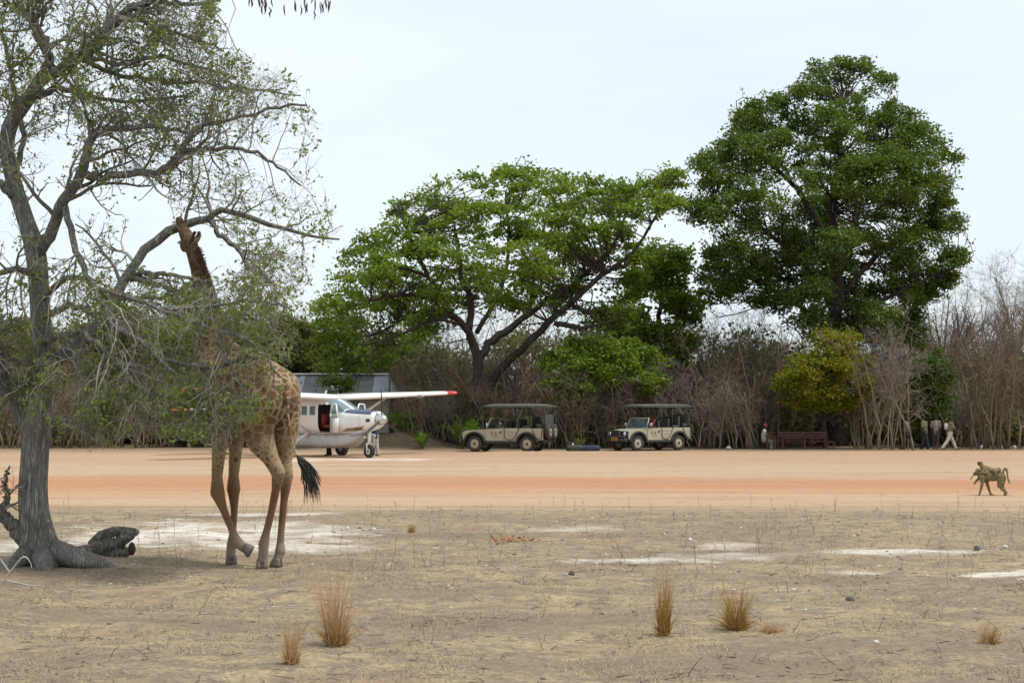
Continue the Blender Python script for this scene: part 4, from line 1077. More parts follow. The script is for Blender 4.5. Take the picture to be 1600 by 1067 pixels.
def aircraft():
    O = at(577, 715.0, 73.6); O[2] = float(hgt(O[0], O[1]))
    hd = atan2(-.67, .74)
    a = thing('light_aircraft', 'white single-propeller high-wing aircraft with red wing tips and navy nose', 'aircraft', O, hd)
    TX = 1.1                                   # spinner tip ahead of the nose wheel
    S = np.array([[.50, .30, 1.42, 1.98, 2.2], [.56, .43, 1.32, 2.05, 2.5], [.75, .48, 1.25, 2.08, 2.7], [1.1, .53, 1.17, 2.10, 2.9], [1.6, .60, 1.09, 2.12, 3.1], [2.1, .67, 1.04, 2.15, 3.1], [2.5, .71, 1.02, 2.33, 3.0],
                  [2.8, .745, 1.0, 2.47, 3.0], [3.1, .775, 1.0, 2.58, 3.2], [3.45, .80, 1.0, 2.64, 3.5], [3.8, .81, 1.0, 2.66, 3.8], [6.5, .81, 1.0, 2.66, 3.8], [7.5, .72, 1.10, 2.65, 3.2], [8.5, .55, 1.30, 2.61, 2.8],
                  [9.5, .36, 1.55, 2.56, 2.5], [10.6, .16, 1.85, 2.50, 2.2], [11.3, .05, 2.12, 2.42, 2.0]])
    def par(s): return [np.interp(s, S[:, 0], S[:, i]) for i in range(1, 5)]
    def pt(s, th, off=0.0):
        hw, zb, zt, n = par(s); c, q = cos(th), sin(th)
        y = (hw + off) * np.sign(c) * abs(c) ** (2 / n); z = (zb + zt) / 2 + ((zt - zb) / 2 + off) * np.sign(q) * abs(q) ** (2 / n)
        return np.array([TX - s, y, z])
    def side(s, z, sg, off=0.0):
        hw, zb, zt, n = par(s); e = min(abs((z - (zb + zt) / 2) / ((zt - zb) / 2)), .999)
        return np.array([TX - s, sg * ((hw) * (1 - e ** n) ** (1 / n) + off), z])
    # fuselage skin with the two front doorways left open
    ss = np.unique(np.concatenate([S[:, 0], np.linspace(.5, 3.9, 46), [2.8, 3.62], np.linspace(3.95, 11.3, 38)])); M = 64
    th = np.arange(M) * 2 * pi / M
    V = np.array([[pt(s, t) for t in th] for s in ss])
    fs = []
    for i in range(len(ss) - 1):
        for j in range(M):
            c = (V[i, j] + V[i + 1, j] + V[i, (j + 1) % M] + V[i + 1, (j + 1) % M]) / 4
            sm = (ss[i] + ss[i + 1]) / 2
            if 2.8 < sm < 3.62 and 1.16 < c[2] < 2.36 and abs(c[1]) > .5: continue
            fs.append([i * M + j, i * M + (j + 1) % M, (i + 1) * M + (j + 1) % M, (i + 1) * M + j])
    m = MB(); m.add(V.reshape(-1, 3), np.array(fs)); m.add(V[0], [list(range(M))[::-1]]); m.add(V[-1], [list(range(M))])
    body = m.build('fuselage', WHITE_PAINT, a)
    m = MB(); box(m, (TX - 2.6, 0, 1.68), (.04, 1.2, .9)); box(m, (TX - 4.0, 0, 1.8), (.04, 1.4, 1.3)); box(m, (TX - 3.3, 0, 1.13), (1.3, 1.3, .05)); m.build('cabin_interior', CABIN, body, False)
    for y in (-.36, .36):
        m = MB(); box(m, (TX - 3.4, y, 1.38), (.45, .42, .14)); box(m, (TX - 3.62, y, 1.66), (.12, .42, .55)); m.build('pilot_seat', surf('red_seat', (.24, .03, .025), (.16, .02, .02), 6, .8), body)
    # glass patches
    def patch(c4, fn, name, mat, nn=6, parent=None):
        g = np.linspace(0, 1, nn); pts = []
        for u in g:
            for v in g:
                p = (1 - u) * (1 - v) * np.array(c4[0]) + u * (1 - v) * np.array(c4[1]) + u * v * np.array(c4[2]) + (1 - u) * v * np.array(c4[3]); pts.append(fn(p))
        idx = np.arange(nn * nn).reshape(nn, nn)
        q = MB(); q.add(np.array(pts), np.stack([idx[:-1, :-1], idx[1:, :-1], idx[1:, 1:], idx[:-1, 1:]], -1).reshape(-1, 4))
        return q.build(name, mat, parent or a)
    for sg in (-1, 1):
        F1 = lambda p, sg=sg: side(p[0], p[1], sg, .012)
        for s0 in (3.82, 4.38, 5.0, 5.6, 6.15):
            w = .34
            patch([(s0 - .03, 1.87), (s0 + w + .03, 1.87), (s0 + w + .03, 2.31), (s0 - .03, 2.31)], lambda p, sg=sg: side(p[0], p[1], sg, .006), 'window_frame', GREY_METAL)
            patch([(s0, 1.9), (s0 + w, 1.9), (s0 + w, 2.28), (s0, 2.28)], F1, 'window', GLASS)
        # front quarter window and windscreen half
        patch([(2.1, 2.04), (2.74, 1.92), (2.96, 2.40), (2.72, 2.38)], F1, 'quarter_window', WSHIELD)
        FT = lambda p, sg=sg: pt(p[0], pi / 2 - sg * p[1], .012)
        patch([(2.14, .05), (2.2, .98), (3.15, .80), (3.1, .05)], FT, 'windscreen', WSHIELD, 9)
        patch([(.62, 0), (.62, 1.05), (2.1, .92), (2.1, 0)], FT, 'nose_panel', NAVY, 9)
        # thin blue cheat line and panel seams
        patch([(2.4, 1.80), (2.78, 1.80), (2.78, 1.75), (2.4, 1.75)], F1, 'stripe', NAVY)
        patch([(1.18, 1.3), (1.2, 1.3), (1.2, 1.98), (1.18, 1.98)], lambda p, sg=sg: side(p[0], p[1], sg, .004), 'panel_seam', GREY_METAL)
        patch([(.60, 1.60), (.80, 1.58), (.80, 1.72), (.60, 1.72)], F1, 'air_inlet', BLACK)
        # open crew door, hinged at its front edge
        d = MB(); ang = radians(78 if sg > 0 else 163); hx, hy = TX - 2.80, sg * .78
        u = np.array([-cos(ang), sg * sin(ang), 0]); z = np.array([0, 0, 1.])
        nrm_ = np.cross(u, z) * .022
        out_ = [(0, 1.12), (.78, 1.12), (.80, 1.75), (.62, 2.38), (.20, 2.40), (0, 1.95)]
        inn = [(.10, 1.78), (.70, 1.78), (.54, 2.28), (.22, 2.30), (.08, 1.96)]
        P = lambda q, k: np.array([hx, hy, 0]) + u * q[0] + z * q[1] + nrm_ * k
        # lower solid half
        lowp = [(0, 1.12), (.78, 1.12), (.80, 1.76), (0, 1.76)]
        d.add([P(q, -1) for q in lowp] + [P(q, 1) for q in lowp], [[3, 2, 1, 0], [4, 5, 6, 7], [0, 1, 5, 4], [1, 2, 6, 5], [2, 3, 7, 6], [3, 0, 4, 7]])
        fr = [(0, 1.78), (.02, 1.96), (.20, 2.38), (.60, 2.36), (.78, 1.78)]
        for q0, q1 in zip(fr[:-1], fr[1:]): bar(d, P(q0, 0), P(q1, 0), .035, 6)
        do = d.build('crew_door', WHITE_PAINT, a)
        gmb = MB(); gmb.add([P(q, 0) for q in inn], [[0, 1, 2, 3, 4]]); gmb.build('window', glassmat('door_glass', (.2, .28, .26), .35), do, False)
        st_ = MB()
        for dx in (0, .26):
            bar(st_, (TX - 3.1 - dx, sg * .92, 1.12), (TX - 3.07 - dx, sg * 1.12, .42), .016)
        for zz in (.5, .78, 1.0): bar(st_, (TX - 3.09, sg * (1.12 - (zz - .42) * .28), zz), (TX - 3.35, sg * (1.12 - (zz - .42) * .28), zz), .014)
        st_.build('crew_ladder', GREY_METAL, a)
    # raised upper half of the rear cabin door
    d = MB(); x0, x1 = TX - 6.6, TX - 5.3
    A_, B_ = np.array([0, -.74, 2.62]), np.array([0, -1.12, 3.02])
    for q0, q1 in (((x0, A_), (x0, B_)), ((x1, A_), (x1, B_)), ((x0, B_), (x1, B_)), ((x0, A_), (x1, A_)), (((x0 + x1) / 2, A_), ((x0 + x1) / 2, B_))):
        bar(d, q0[1] + [q0[0], 0, 0], q1[1] + [q1[0], 0, 0], .05)
    dd = d.build('cabin_door', WHITE_PAINT, a)
    gm = MB(); gm.add([A_ + [x0, 0, 0], A_ + [x1, 0, 0], B_ + [x1, 0, 0], B_ + [x0, 0, 0]], [[0, 1, 2, 3]]); gm.build('window', GLASS, dd, False)
    # cargo pod
    m = MB(); pod = []
    for s, hw, zb, zt in ((1.55, .12, .86, 1.08), (1.8, .34, .66, 1.10), (2.2, .50, .48, 1.10), (2.7, .56, .42, 1.08), (3.6, .58, .40, 1.06), (5.8, .58, .42, 1.06), (6.8, .5, .55, 1.10), (7.6, .3, .85, 1.2), (8.1, .08, 1.1, 1.3)):
        pod.append([(TX - s, hw * np.sign(cos(t)) * abs(cos(t)) ** .6, (zb + zt) / 2 + (zt - zb) / 2 * np.sign(sin(t)) * abs(sin(t)) ** .6) for t in np.arange(24) * 2 * pi / 24])
    P = np.array(pod); idx = np.arange(P.shape[0] * 24).reshape(-1, 24); nx = np.roll(idx, -1, 1)
    m.add(P.reshape(-1, 3), np.stack([idx[:-1], idx[1:], nx[1:], nx[:-1]], -1).reshape(-1, 4), idx[0][None], idx[-1][None, ::-1])
    m.build('cargo_pod', surf('pod_grey', (.50, .50, .50), (.42, .42, .41), 2, .4), a)
    # exhaust and its panel, browned to paint in the reflected ground
    patch([(.9, -.55), (1.9, -.50), (2.25, -.95), (1.2, -1.1)], lambda p: pt(p[0], pi - p[1] if False else pi + abs(p[1]) * .75, .008), 'exhaust_panel', surf('ground_reflection_metal', (.20, .12, .06), (.36, .30, .24), 3, .3, metal=.5))
    m = MB(); tube1(m, [(TX - 1.0, -.40, 1.20), (TX - 1.2, -.58, 1.10), (TX - 1.55, -.66, 1.02)], [.07, .08, .075], 12, 10); m.build('exhaust_pipe', GREY_METAL, a)
    # wing with dihedral, struts
    zroot = 2.60
    for sg in (-1, 1):
        def sect(y, chord, x_le, z):
            prof = [(0, 0), (.02, .045), (.10, .085), (.30, .105), (.6, .07), (1, .006), (1, -.006), (.6, -.03), (.3, -.045), (.1, -.045), (.02, -.03)]
            return [(x_le - u * chord, sg * y, z + v * chord) for u, v in prof]
        def wing(y0, y1, name, mat, k=6):
            secs = []
            for y in np.linspace(y0, y1, k):
                f = max(0, (y - 2.0) / 5.93); ch = 2.0 - .85 * f; secs.append(sect(y, ch, TX - 3.1 - .25 * f, zroot + .012 + y * .038))
            P = np.array(secs); n = P.shape[1]; idx = np.arange(P.shape[0] * n).reshape(-1, n); nx = np.roll(idx, -1, 1)
            mm = MB(); mm.add(P.reshape(-1, 3), np.stack([idx[:-1], nx[:-1], nx[1:], idx[1:]], -1).reshape(-1, 4), [list(idx[0]), list(idx[-1][::-1])])
            return mm.build(name, mat, a)
        wing(0.0 if sg > 0 else 0.0, 7.25, 'wing', WHITE_PAINT); wing(7.252, 7.93, 'wing_tip', RED_PAINT, 3)
        m = MB(); f0 = np.array([TX - 4.2, sg * .72, 1.08]); f1 = np.array([TX - 3.9, sg * 3.7, zroot + .10])
        tube1(m, [f0, (f0 + f1) / 2, f1], [.07, .065, .06], 8); m.build('wing_strut', WHITE_PAINT, a)
        m = MB(); ellipsoid(m, (TX - 3.2, sg * 5.2, zroot + .16), (.28, .10, .09)); m.build('landing_light', GREY_METAL, a)
        # tailplane
        for y0, y1, nm, mt in ((.08, 2.85, 'tailplane', WHITE_PAINT), (2.852, 3.4, 'tailplane_tip', surf('orange_paint', (.55, .16, .05), (.45, .12, .04), 3, .4))):
            secs = []
            for y in (y0, y1):
                ch = 1.25 - .12 * y; secs.append([(TX - 10.1 - .06 * y - u * ch, sg * y, 2.12 + v) for u, v in ((0, 0), (.1, .05), (.4, .07), (1, .01), (1, -.01), (.4, -.05), (.1, -.04))])
            P = np.array(secs); n = 7; idx = np.arange(14).reshape(2, 7); nx = np.roll(idx, -1, 1)
            mm = MB(); mm.add(P.reshape(-1, 3), np.stack([idx[:-1], nx[:-1], nx[1:], idx[1:]], -1).reshape(-1, 4), [list(idx[0]), list(idx[1][::-1])]); mm.build(nm, mt, a, False)
    m = MB(); prism(m, [(TX - 8.4, 2.58), (TX - 9.6, 2.95), (TX - 10.3, 4.35), (TX - 11.3, 4.35), (TX - 11.35, 2.4), (TX - 10.6, 2.3)], -.06, .06); m.build('tail_fin', WHITE_PAINT, a, False)
    m = MB(); prism(m, [(TX - 4.0, 2.66), (TX - 3.92, 3.0), (TX - 4.0, 3.0), (TX - 4.2, 2.66)], -.012, .012); m.build('antenna', WHITE_PAINT, a, False)
    # propeller
    m = MB(); lathe(m, [(-.55, .26), (-.30, .25), (-.15, .20), (-.05, .12), (0, .02)], 24, 0, (TX, 0, 1.70)); sp = m.build('spinner', CHROME, a)
    for k in range(3):
        t = radians(92 + 120 * k); d = np.array([0, cos(t), sin(t)]); e = np.array([0, -sin(t), cos(t)]); m = MB(); V = []
        for r, w, tw in ((.16, .05, 80), (.35, .065, 75), (.7, .085, 70), (1.05, .075, 66), (1.30, .05, 62), (1.34, .02, 60)):
            c = np.array([TX - .30, 0, 1.70]) + d * r; ax = np.array([1, 0, 0]) * sin(radians(tw)) + e * cos(radians(tw)); nn = np.cross(d, ax)
            V += [c - ax * w, c + nn * .02, c + ax * w, c - nn * .02]
        idx = np.arange(24).reshape(6, 4); nx = np.roll(idx, -1, 1)
        m.add(np.array(V), np.stack([idx[:-1], nx[:-1], nx[1:], idx[1:]], -1).reshape(-1, 4), idx[0][None, ::-1], idx[-1][None]); m.build('propeller_blade', BLACK, sp)
    # undercarriage
    w = wheel_parts(a, (0, 0, .29), .29, .2, WHITE_PAINT, .5, side=-1)
    m = MB(); tube1(m, [(.02, 0, 1.30), (.0, 0, .75), (-.02, 0, .62)], [.10, .075, .07], 10); bar(m, (-.02, -.15, .62), (-.02, .15, .62), .05)
    for y in (-.14, .14): bar(m, (-.02, y, .62), (0, y, .29), .035)
    m.build('nose_gear_leg', WHITE_PAINT, a)
    m = MB(); box(m, (-.2, -.1, .92), (.16, .1, .12)); m.build('taxi_light', WHITE_PAINT, a)
    for sg in (-1, 1):
        wheel_parts(a, (TX - 4.7, sg * 1.62, .36), .36, .26, GREY_METAL, .5, side=sg)
        m = MB(); tube1(m, [(TX - 4.6, sg * .5, 1.05), (TX - 4.65, sg * 1.1, .72), (TX - 4.7, sg * 1.46, .36)], [.09, .07, .055], 8, 8); m.build('main_gear_leg', WHITE_PAINT, a)
aircraft()

# ================================================================== safari jeeps
CREAM = surf('cream_paint', (.42, .385, .28), (.34, .305, .215), 2.5, .45, lo=.3, hi=.7)
JBLACK = surf('jeep_black', (.02, .022, .026), (.045, .045, .045), 4, .6)
CANVAS = surf('canopy_canvas', (.115, .12, .10), (.085, .09, .08), 3, .9, .004, 30)
SEAT = surf('seat_canvas', (.075, .075, .068), (.05, .05, .045), 6, .9)
RIMC = surf('cream_rim', (.44, .40, .29), (.30, .27, .19), 6, .55)
DUST = surf('dusty_underbody', (.03, .028, .026), (.06, .05, .042), 5, .9)
def arc(cx, cz, r, a0, a1, n=14):
    return [(cx + r * cos(radians(t)), cz + r * sin(radians(t))) for t in np.linspace(a0, a1, n)]
def jeep(label, loc, rz, group):
    j = thing('safari_jeep', label, 'jeep', loc, rz, group)
    HW = .86
    for sg in (-1, 1):
        y0, y1 = sg * (HW - .05), sg * HW
        m = MB(); prism(m, [(2.02, .62), (1.93, .60)] + arc(1.40, .42, .52, 22, 158) + [(.80, .56), (.80, 1.08), (1.5, 1.05), (2.0, 1.0), (2.04, .9)], y0, y1); m.build('front_wing', CREAM, j, False)
        m = MB(); prism(m, [(.785, .56), (.785, 1.10), (.70, 1.16), (-.13, 1.19), (-.13, .56)], sg * (HW - .04), sg * (HW + .008)); d = m.build('door', CREAM, j, False)
        m = MB(); box(m, (-.02, sg * (HW + .022), 1.02), (.12, .02, .03)); m.build('handle', JBLACK, d)
        # marks on the door: letters, a small block and a line
        cu = bpy.data.curves.new('marks', 'FONT'); cu.body = 'E A'; cu.size = .24; cu.extrude = .002
        to = bpy.data.objects.new('marks', cu); COL.objects.link(to)
        me = bpy.data.meshes.new_from_object(to.evaluated_get(bpy.context.evaluated_depsgraph_get())); bpy.data.objects.remove(to); me.materials.clear(); me.materials.append(JBLACK)
        mk = obj('door_lettering', me, d); mk.rotation_euler = (pi / 2, 0, pi if sg > 0 else 0); mk.location = (.52 if sg > 0 else .05, sg * (HW + .013), .84)
        m = MB(); box(m, (.02 if sg > 0 else .62, sg * (HW + .012), .96), (.10, .006, .07)); m.build('door_emblem', JBLACK, d, False); m = MB(); box(m, (.30, sg * (HW + .012), .77), (.34, .006, .02)); m.build('door_line', JBLACK, d, False)
        m = MB(); prism(m, [(-.145, .56), (-.145, 1.19), (-2.22, 1.19), (-2.22, .62), (-1.93, .60)] + arc(-1.39, .42, .52, 160, 20) + [(-.88, .56)], y0, y1); m.build('side_panel', CREAM, j, False)
        for cx, nm in ((1.40, 'wheel_arch'), (-1.39, 'wheel_arch')):
            m = MB(); A = arc(cx, .42, .60, 8, 172, 18) + arc(cx, .42, .515, 172, 8, 18); prism(m, A, sg * (HW - .02), sg * (HW + .09)); m.build(nm, JBLACK, j, False)
        m = MB(); box(m, (.02, sg * (HW - .03), .50), (1.75, .14, .10)); m.build('sill', JBLACK, j, False)
        # side frames with ribbed panels
        m = MB(); fr = np.array([(-.21, sg * (HW + .015), 1.18), (-.21, sg * (HW + .015), .78), (-.27, sg * (HW + .015), .66), (-.36, sg * (HW + .015), .62), (-.62, sg * (HW + .015), .62), (-.74, sg * (HW + .015), .72), (-.98, sg * (HW + .015), 1.18)])
        tube1(m, fr, .022, 6); m.build('side_frame', JBLACK, j); m = MB(); fr = np.array([(-1.66, sg * (HW + .015), 1.18), (-1.86, sg * (HW + .015), .74), (-1.95, sg * (HW + .015), .68), (-2.16, sg * (HW + .015), .68), (-2.18, sg * (HW + .015), 1.18)]); tube1(m, fr, .022, 6); m.build('side_frame', JBLACK, j)
        for zz in (.76, .90, 1.04):
            for xa, xb in ((-.24, -.74 - (zz - .72) * .35), (-1.78 + (zz - .76) * .35, -2.15)):
                m = MB(); box(m, ((xa + xb) / 2, sg * (HW + .004), zz), (abs(xa - xb), .016, .05)); m.build('panel_rib', CREAM, j, False)
        m = MB(); box(m, (2.05, sg * .74, .92), (.03, .2, .18)); m.build('lamp_panel', JBLACK, j, False)
        m = MB(); lathe(m, [(-.02, .10), (.0, .10), (.02, .085), (.035, .04), (.04, .005)], 18, 0, (2.075, sg * .60, .88)); m.build('headlight', surf('headlight_glass', (.85, .87, .88), (.7, .72, .74), 20, .1, coat=1), j)
        m = MB(); box(m, (-2.225, sg * .78, .92), (.03, .10, .24)); m.build('tail_light', surf('tail_lamp', (.35, .05, .02), (.25, .03, .02), 9, .3), j, False)
        m = MB(); box(m, (.66, sg * 1.02, 1.34), (.04, .15, .20)); bar(m, (.68, sg * .84, 1.2), (.67, sg * 1.0, 1.32), .012); m.build('mirror', surf('mirror_glass', (.6, .62, .64), (.5, .52, .54), 5, .15, metal=.5), j)
        for x in (1.40, -1.39):
            wheel_parts(j, (x, sg * .76, .41), .41, .24, RIMC, .60, side=sg)
    m = MB(); prism(m, [(.80, 1.06), (.80, 1.14), (1.4, 1.12), (2.0, 1.05), (2.03, .99)], -.62, .62); m.build('bonnet', CREAM, j, False)
    m = MB(); prism(m, [(.80, 1.035), (2.02, .99), (2.0, .96), (.8, 1.0)], -.84, .84); m.build('wing_top', CREAM, j, False)
    m = MB(); prism(m, [(.76, 1.06), (.80, 1.06), (.80, 1.18), (.74, 1.18)], -.84, .84); m.build('scuttle', CREAM, j, False)
    m = MB(); box(m, (2.03, 0, .84), (.05, 1.66, .36)); gr = m.build('grille', JBLACK, j, False)
    for k in range(7):
        m = MB(); box(m, (2.062, 0, .72 + k * .04), (.014, .84, .014)); m.build('grille_bar', JBLACK, gr, False)
    m = MB(); box(m, (2.16, 0, .55), (.14, 1.72, .17))
    for y in (-.40, .40): bar(m, (2.24, y, .5), (2.26, y, 1.06), .03, 8)
    bar(m, (2.26, -.40, 1.05), (2.26, .40, 1.05), .03, 8); bar(m, (2.25, -.78, .74), (2.25, .78, .74), .028, 8)
    for y in (-.78, .78): bar(m, (2.22, y, .58), (2.25, y, .76), .028, 8)
    m.build('bull_bar', JBLACK, j)
    m = MB(); box(m, (2.25, -.02, .62), (.012, .52, .17)); pl = m.build('number_plate', surf('amber_plate', (.62, .27, .02), (.52, .22, .02), 4, .5), j, False)
    for k in range(7):
        if k == 3: continue
        m = MB(); box(m, (2.2925, -.20 + k * .062, .62), (.004, .035, .08 + .02 * (k % 2))); m.build('plate_mark', JBLACK, pl, False)
    # floor, bulkhead, underbody
    m = MB(); box(m, (-.05, 0, .50), (3.9, 1.2, .16)); box(m, (-.72, 0, .60), (2.9, 1.58, .06)); box(m, (-2.19, 0, .86), (.05, 1.62, .62)); box(m, (1.4, 0, .72), (.9, 1.1, .4)); m.build('chassis', DUST, j, False)
    m = MB(); bar(m, (1.40, -.72, .41), (1.40, .72, .41), .06, 8); m.build('axle', DUST, j); m = MB(); bar(m, (-1.39, -.72, .41), (-1.39, .72, .41), .07, 8); m.build('axle', DUST, j)
    # windscreen
    ws = [np.array(q, float) for q in ((.77, -.80, 1.16), (.77, .80, 1.16), (.56, .76, 1.68), (.56, -.76, 1.68))]
    m = MB()
    for i in range(4): bar(m, ws[i], ws[(i + 1) % 4], .028, 8)
    wf = m.build('windscreen_frame', CREAM, j)
    m = MB(); m.add(ws, [[0, 1, 2, 3]]); m.build('windscreen', WSHIELD, wf, False)
    m = MB(); box(m, (.66, 0, 1.10), (.2, 1.56, .2)); m.build('dashboard', JBLACK, j, False)
    m = MB(); t = np.linspace(0, 2 * pi, 20); tubes(m, np.stack([.42 + .06 * np.sin(t), -.42 + .19 * np.cos(t), 1.22 + .18 * np.sin(t)], -1), np.full(20, .015), 6); m.build('steering_wheel', JBLACK, j)
    # seats: front pair and three raised benches
    for y in (-.42, .42):
        m = MB(); box(m, (.05, y, .98), (.5, .52, .14)); box(m, (-.17, y, 1.28), (.12, .52, .56)); m.build('front_seat', SEAT, j, False)
    for x, z in ((-.62, 1.12), (-1.32, 1.24), (-2.02, 1.34)):
        m = MB(); box(m, (x, 0, z), (.44, 1.42, .14)); box(m, (x - .22, 0, z + .28), (.10, 1.42, .50)); box(m, (x, 0, z - .26), (.3, 1.3, .38)); m.build('bench_seat', SEAT, j, False)
    m = MB(); box(m, (-2.2, 0, 1.62), (.04, 1.5, .46)); m.build('rear_panel', CANVAS, j, False)
    # canopy
    m = MB()
    xs = np.linspace(.92, -2.42, 12); ys = np.linspace(-.92, .92, 9)
    top = [[(x, y, 2.36 + .03 * (1 - (y / .92) ** 2) + .02 * (1 - ((x + .75) / 1.67) ** 2) - (.05 if abs(y) > .9 or x in (xs[0], xs[-1]) else 0)) for y in ys] for x in xs]
    T = np.array(top); Bt = T.copy(); Bt[..., 2] -= .075
    n0, n1 = T.shape[:2]; idx = np.arange(n0 * n1).reshape(n0, n1); q = np.stack([idx[:-1, :-1], idx[:-1, 1:], idx[1:, 1:], idx[1:, :-1]], -1).reshape(-1, 4)
    rim = list(idx[0, :]) + list(idx[1:, -1]) + list(idx[-1, -2::-1]) + list(idx[-2:0:-1, 0]); NN = n0 * n1
    m.add(np.concatenate([T.reshape(-1, 3), Bt.reshape(-1, 3)]), q, q[:, ::-1] + NN, [[rim[k], rim[(k + 1) % len(rim)], rim[(k + 1) % len(rim)] + NN, rim[k] + NN] for k in range(len(rim))])
    cp = m.build('canopy', CANVAS, j)
    m = MB()
    for y in (-.90, .90): bar(m, (.90, y, 2.25), (-2.40, y, 2.25), .025, 8)
    for x in (.90, -.22, -1.2, -2.40): bar(m, (x, -.9, 2.25), (x, .9, 2.25), .022, 8)
    m.build('canopy_frame', JBLACK, j)
    for x, xb, zb in ((-.20, -.20, 1.18), (-.95, -.95, 1.18), (-2.20, -2.20, 1.18), (-2.36, -2.30, 1.0)):
        for y in (-.86, .86):
            m = MB(); bar(m, (xb, y * .985, zb), (x, y, 2.28), .026, 8); m.build('canopy_post', JBLACK, j)
    # two spare wheels on the tailgate
    for y in (-.40, .42):
        t = wheel_parts(j, (-2.40, y, 1.02), .40, .23, RIMC, .58, name='spare', spin=0, side=-1); t.name = 'spare_wheel'
    m = MB(); box(m, (-2.3, 0, .55), (.14, 1.6, .14)); m.build('rear_bumper', JBLACK, j, False)
    return j
def ground_pt(px, Y):
    x = (px - 800) / F * Y; return (x, Y, float(hgt(x, Y)))
j1 = jeep('cream safari jeep with spare wheels at the right, parked nearer the aircraft', ground_pt(791, 84.3), radians(161), 'open safari jeeps parked beyond the airstrip')
j2 = jeep('cream safari jeep facing the airstrip with amber plate, right of the other jeep', ground_pt(1012, 86.8), radians(216), 'open safari jeeps parked beyond the airstrip')

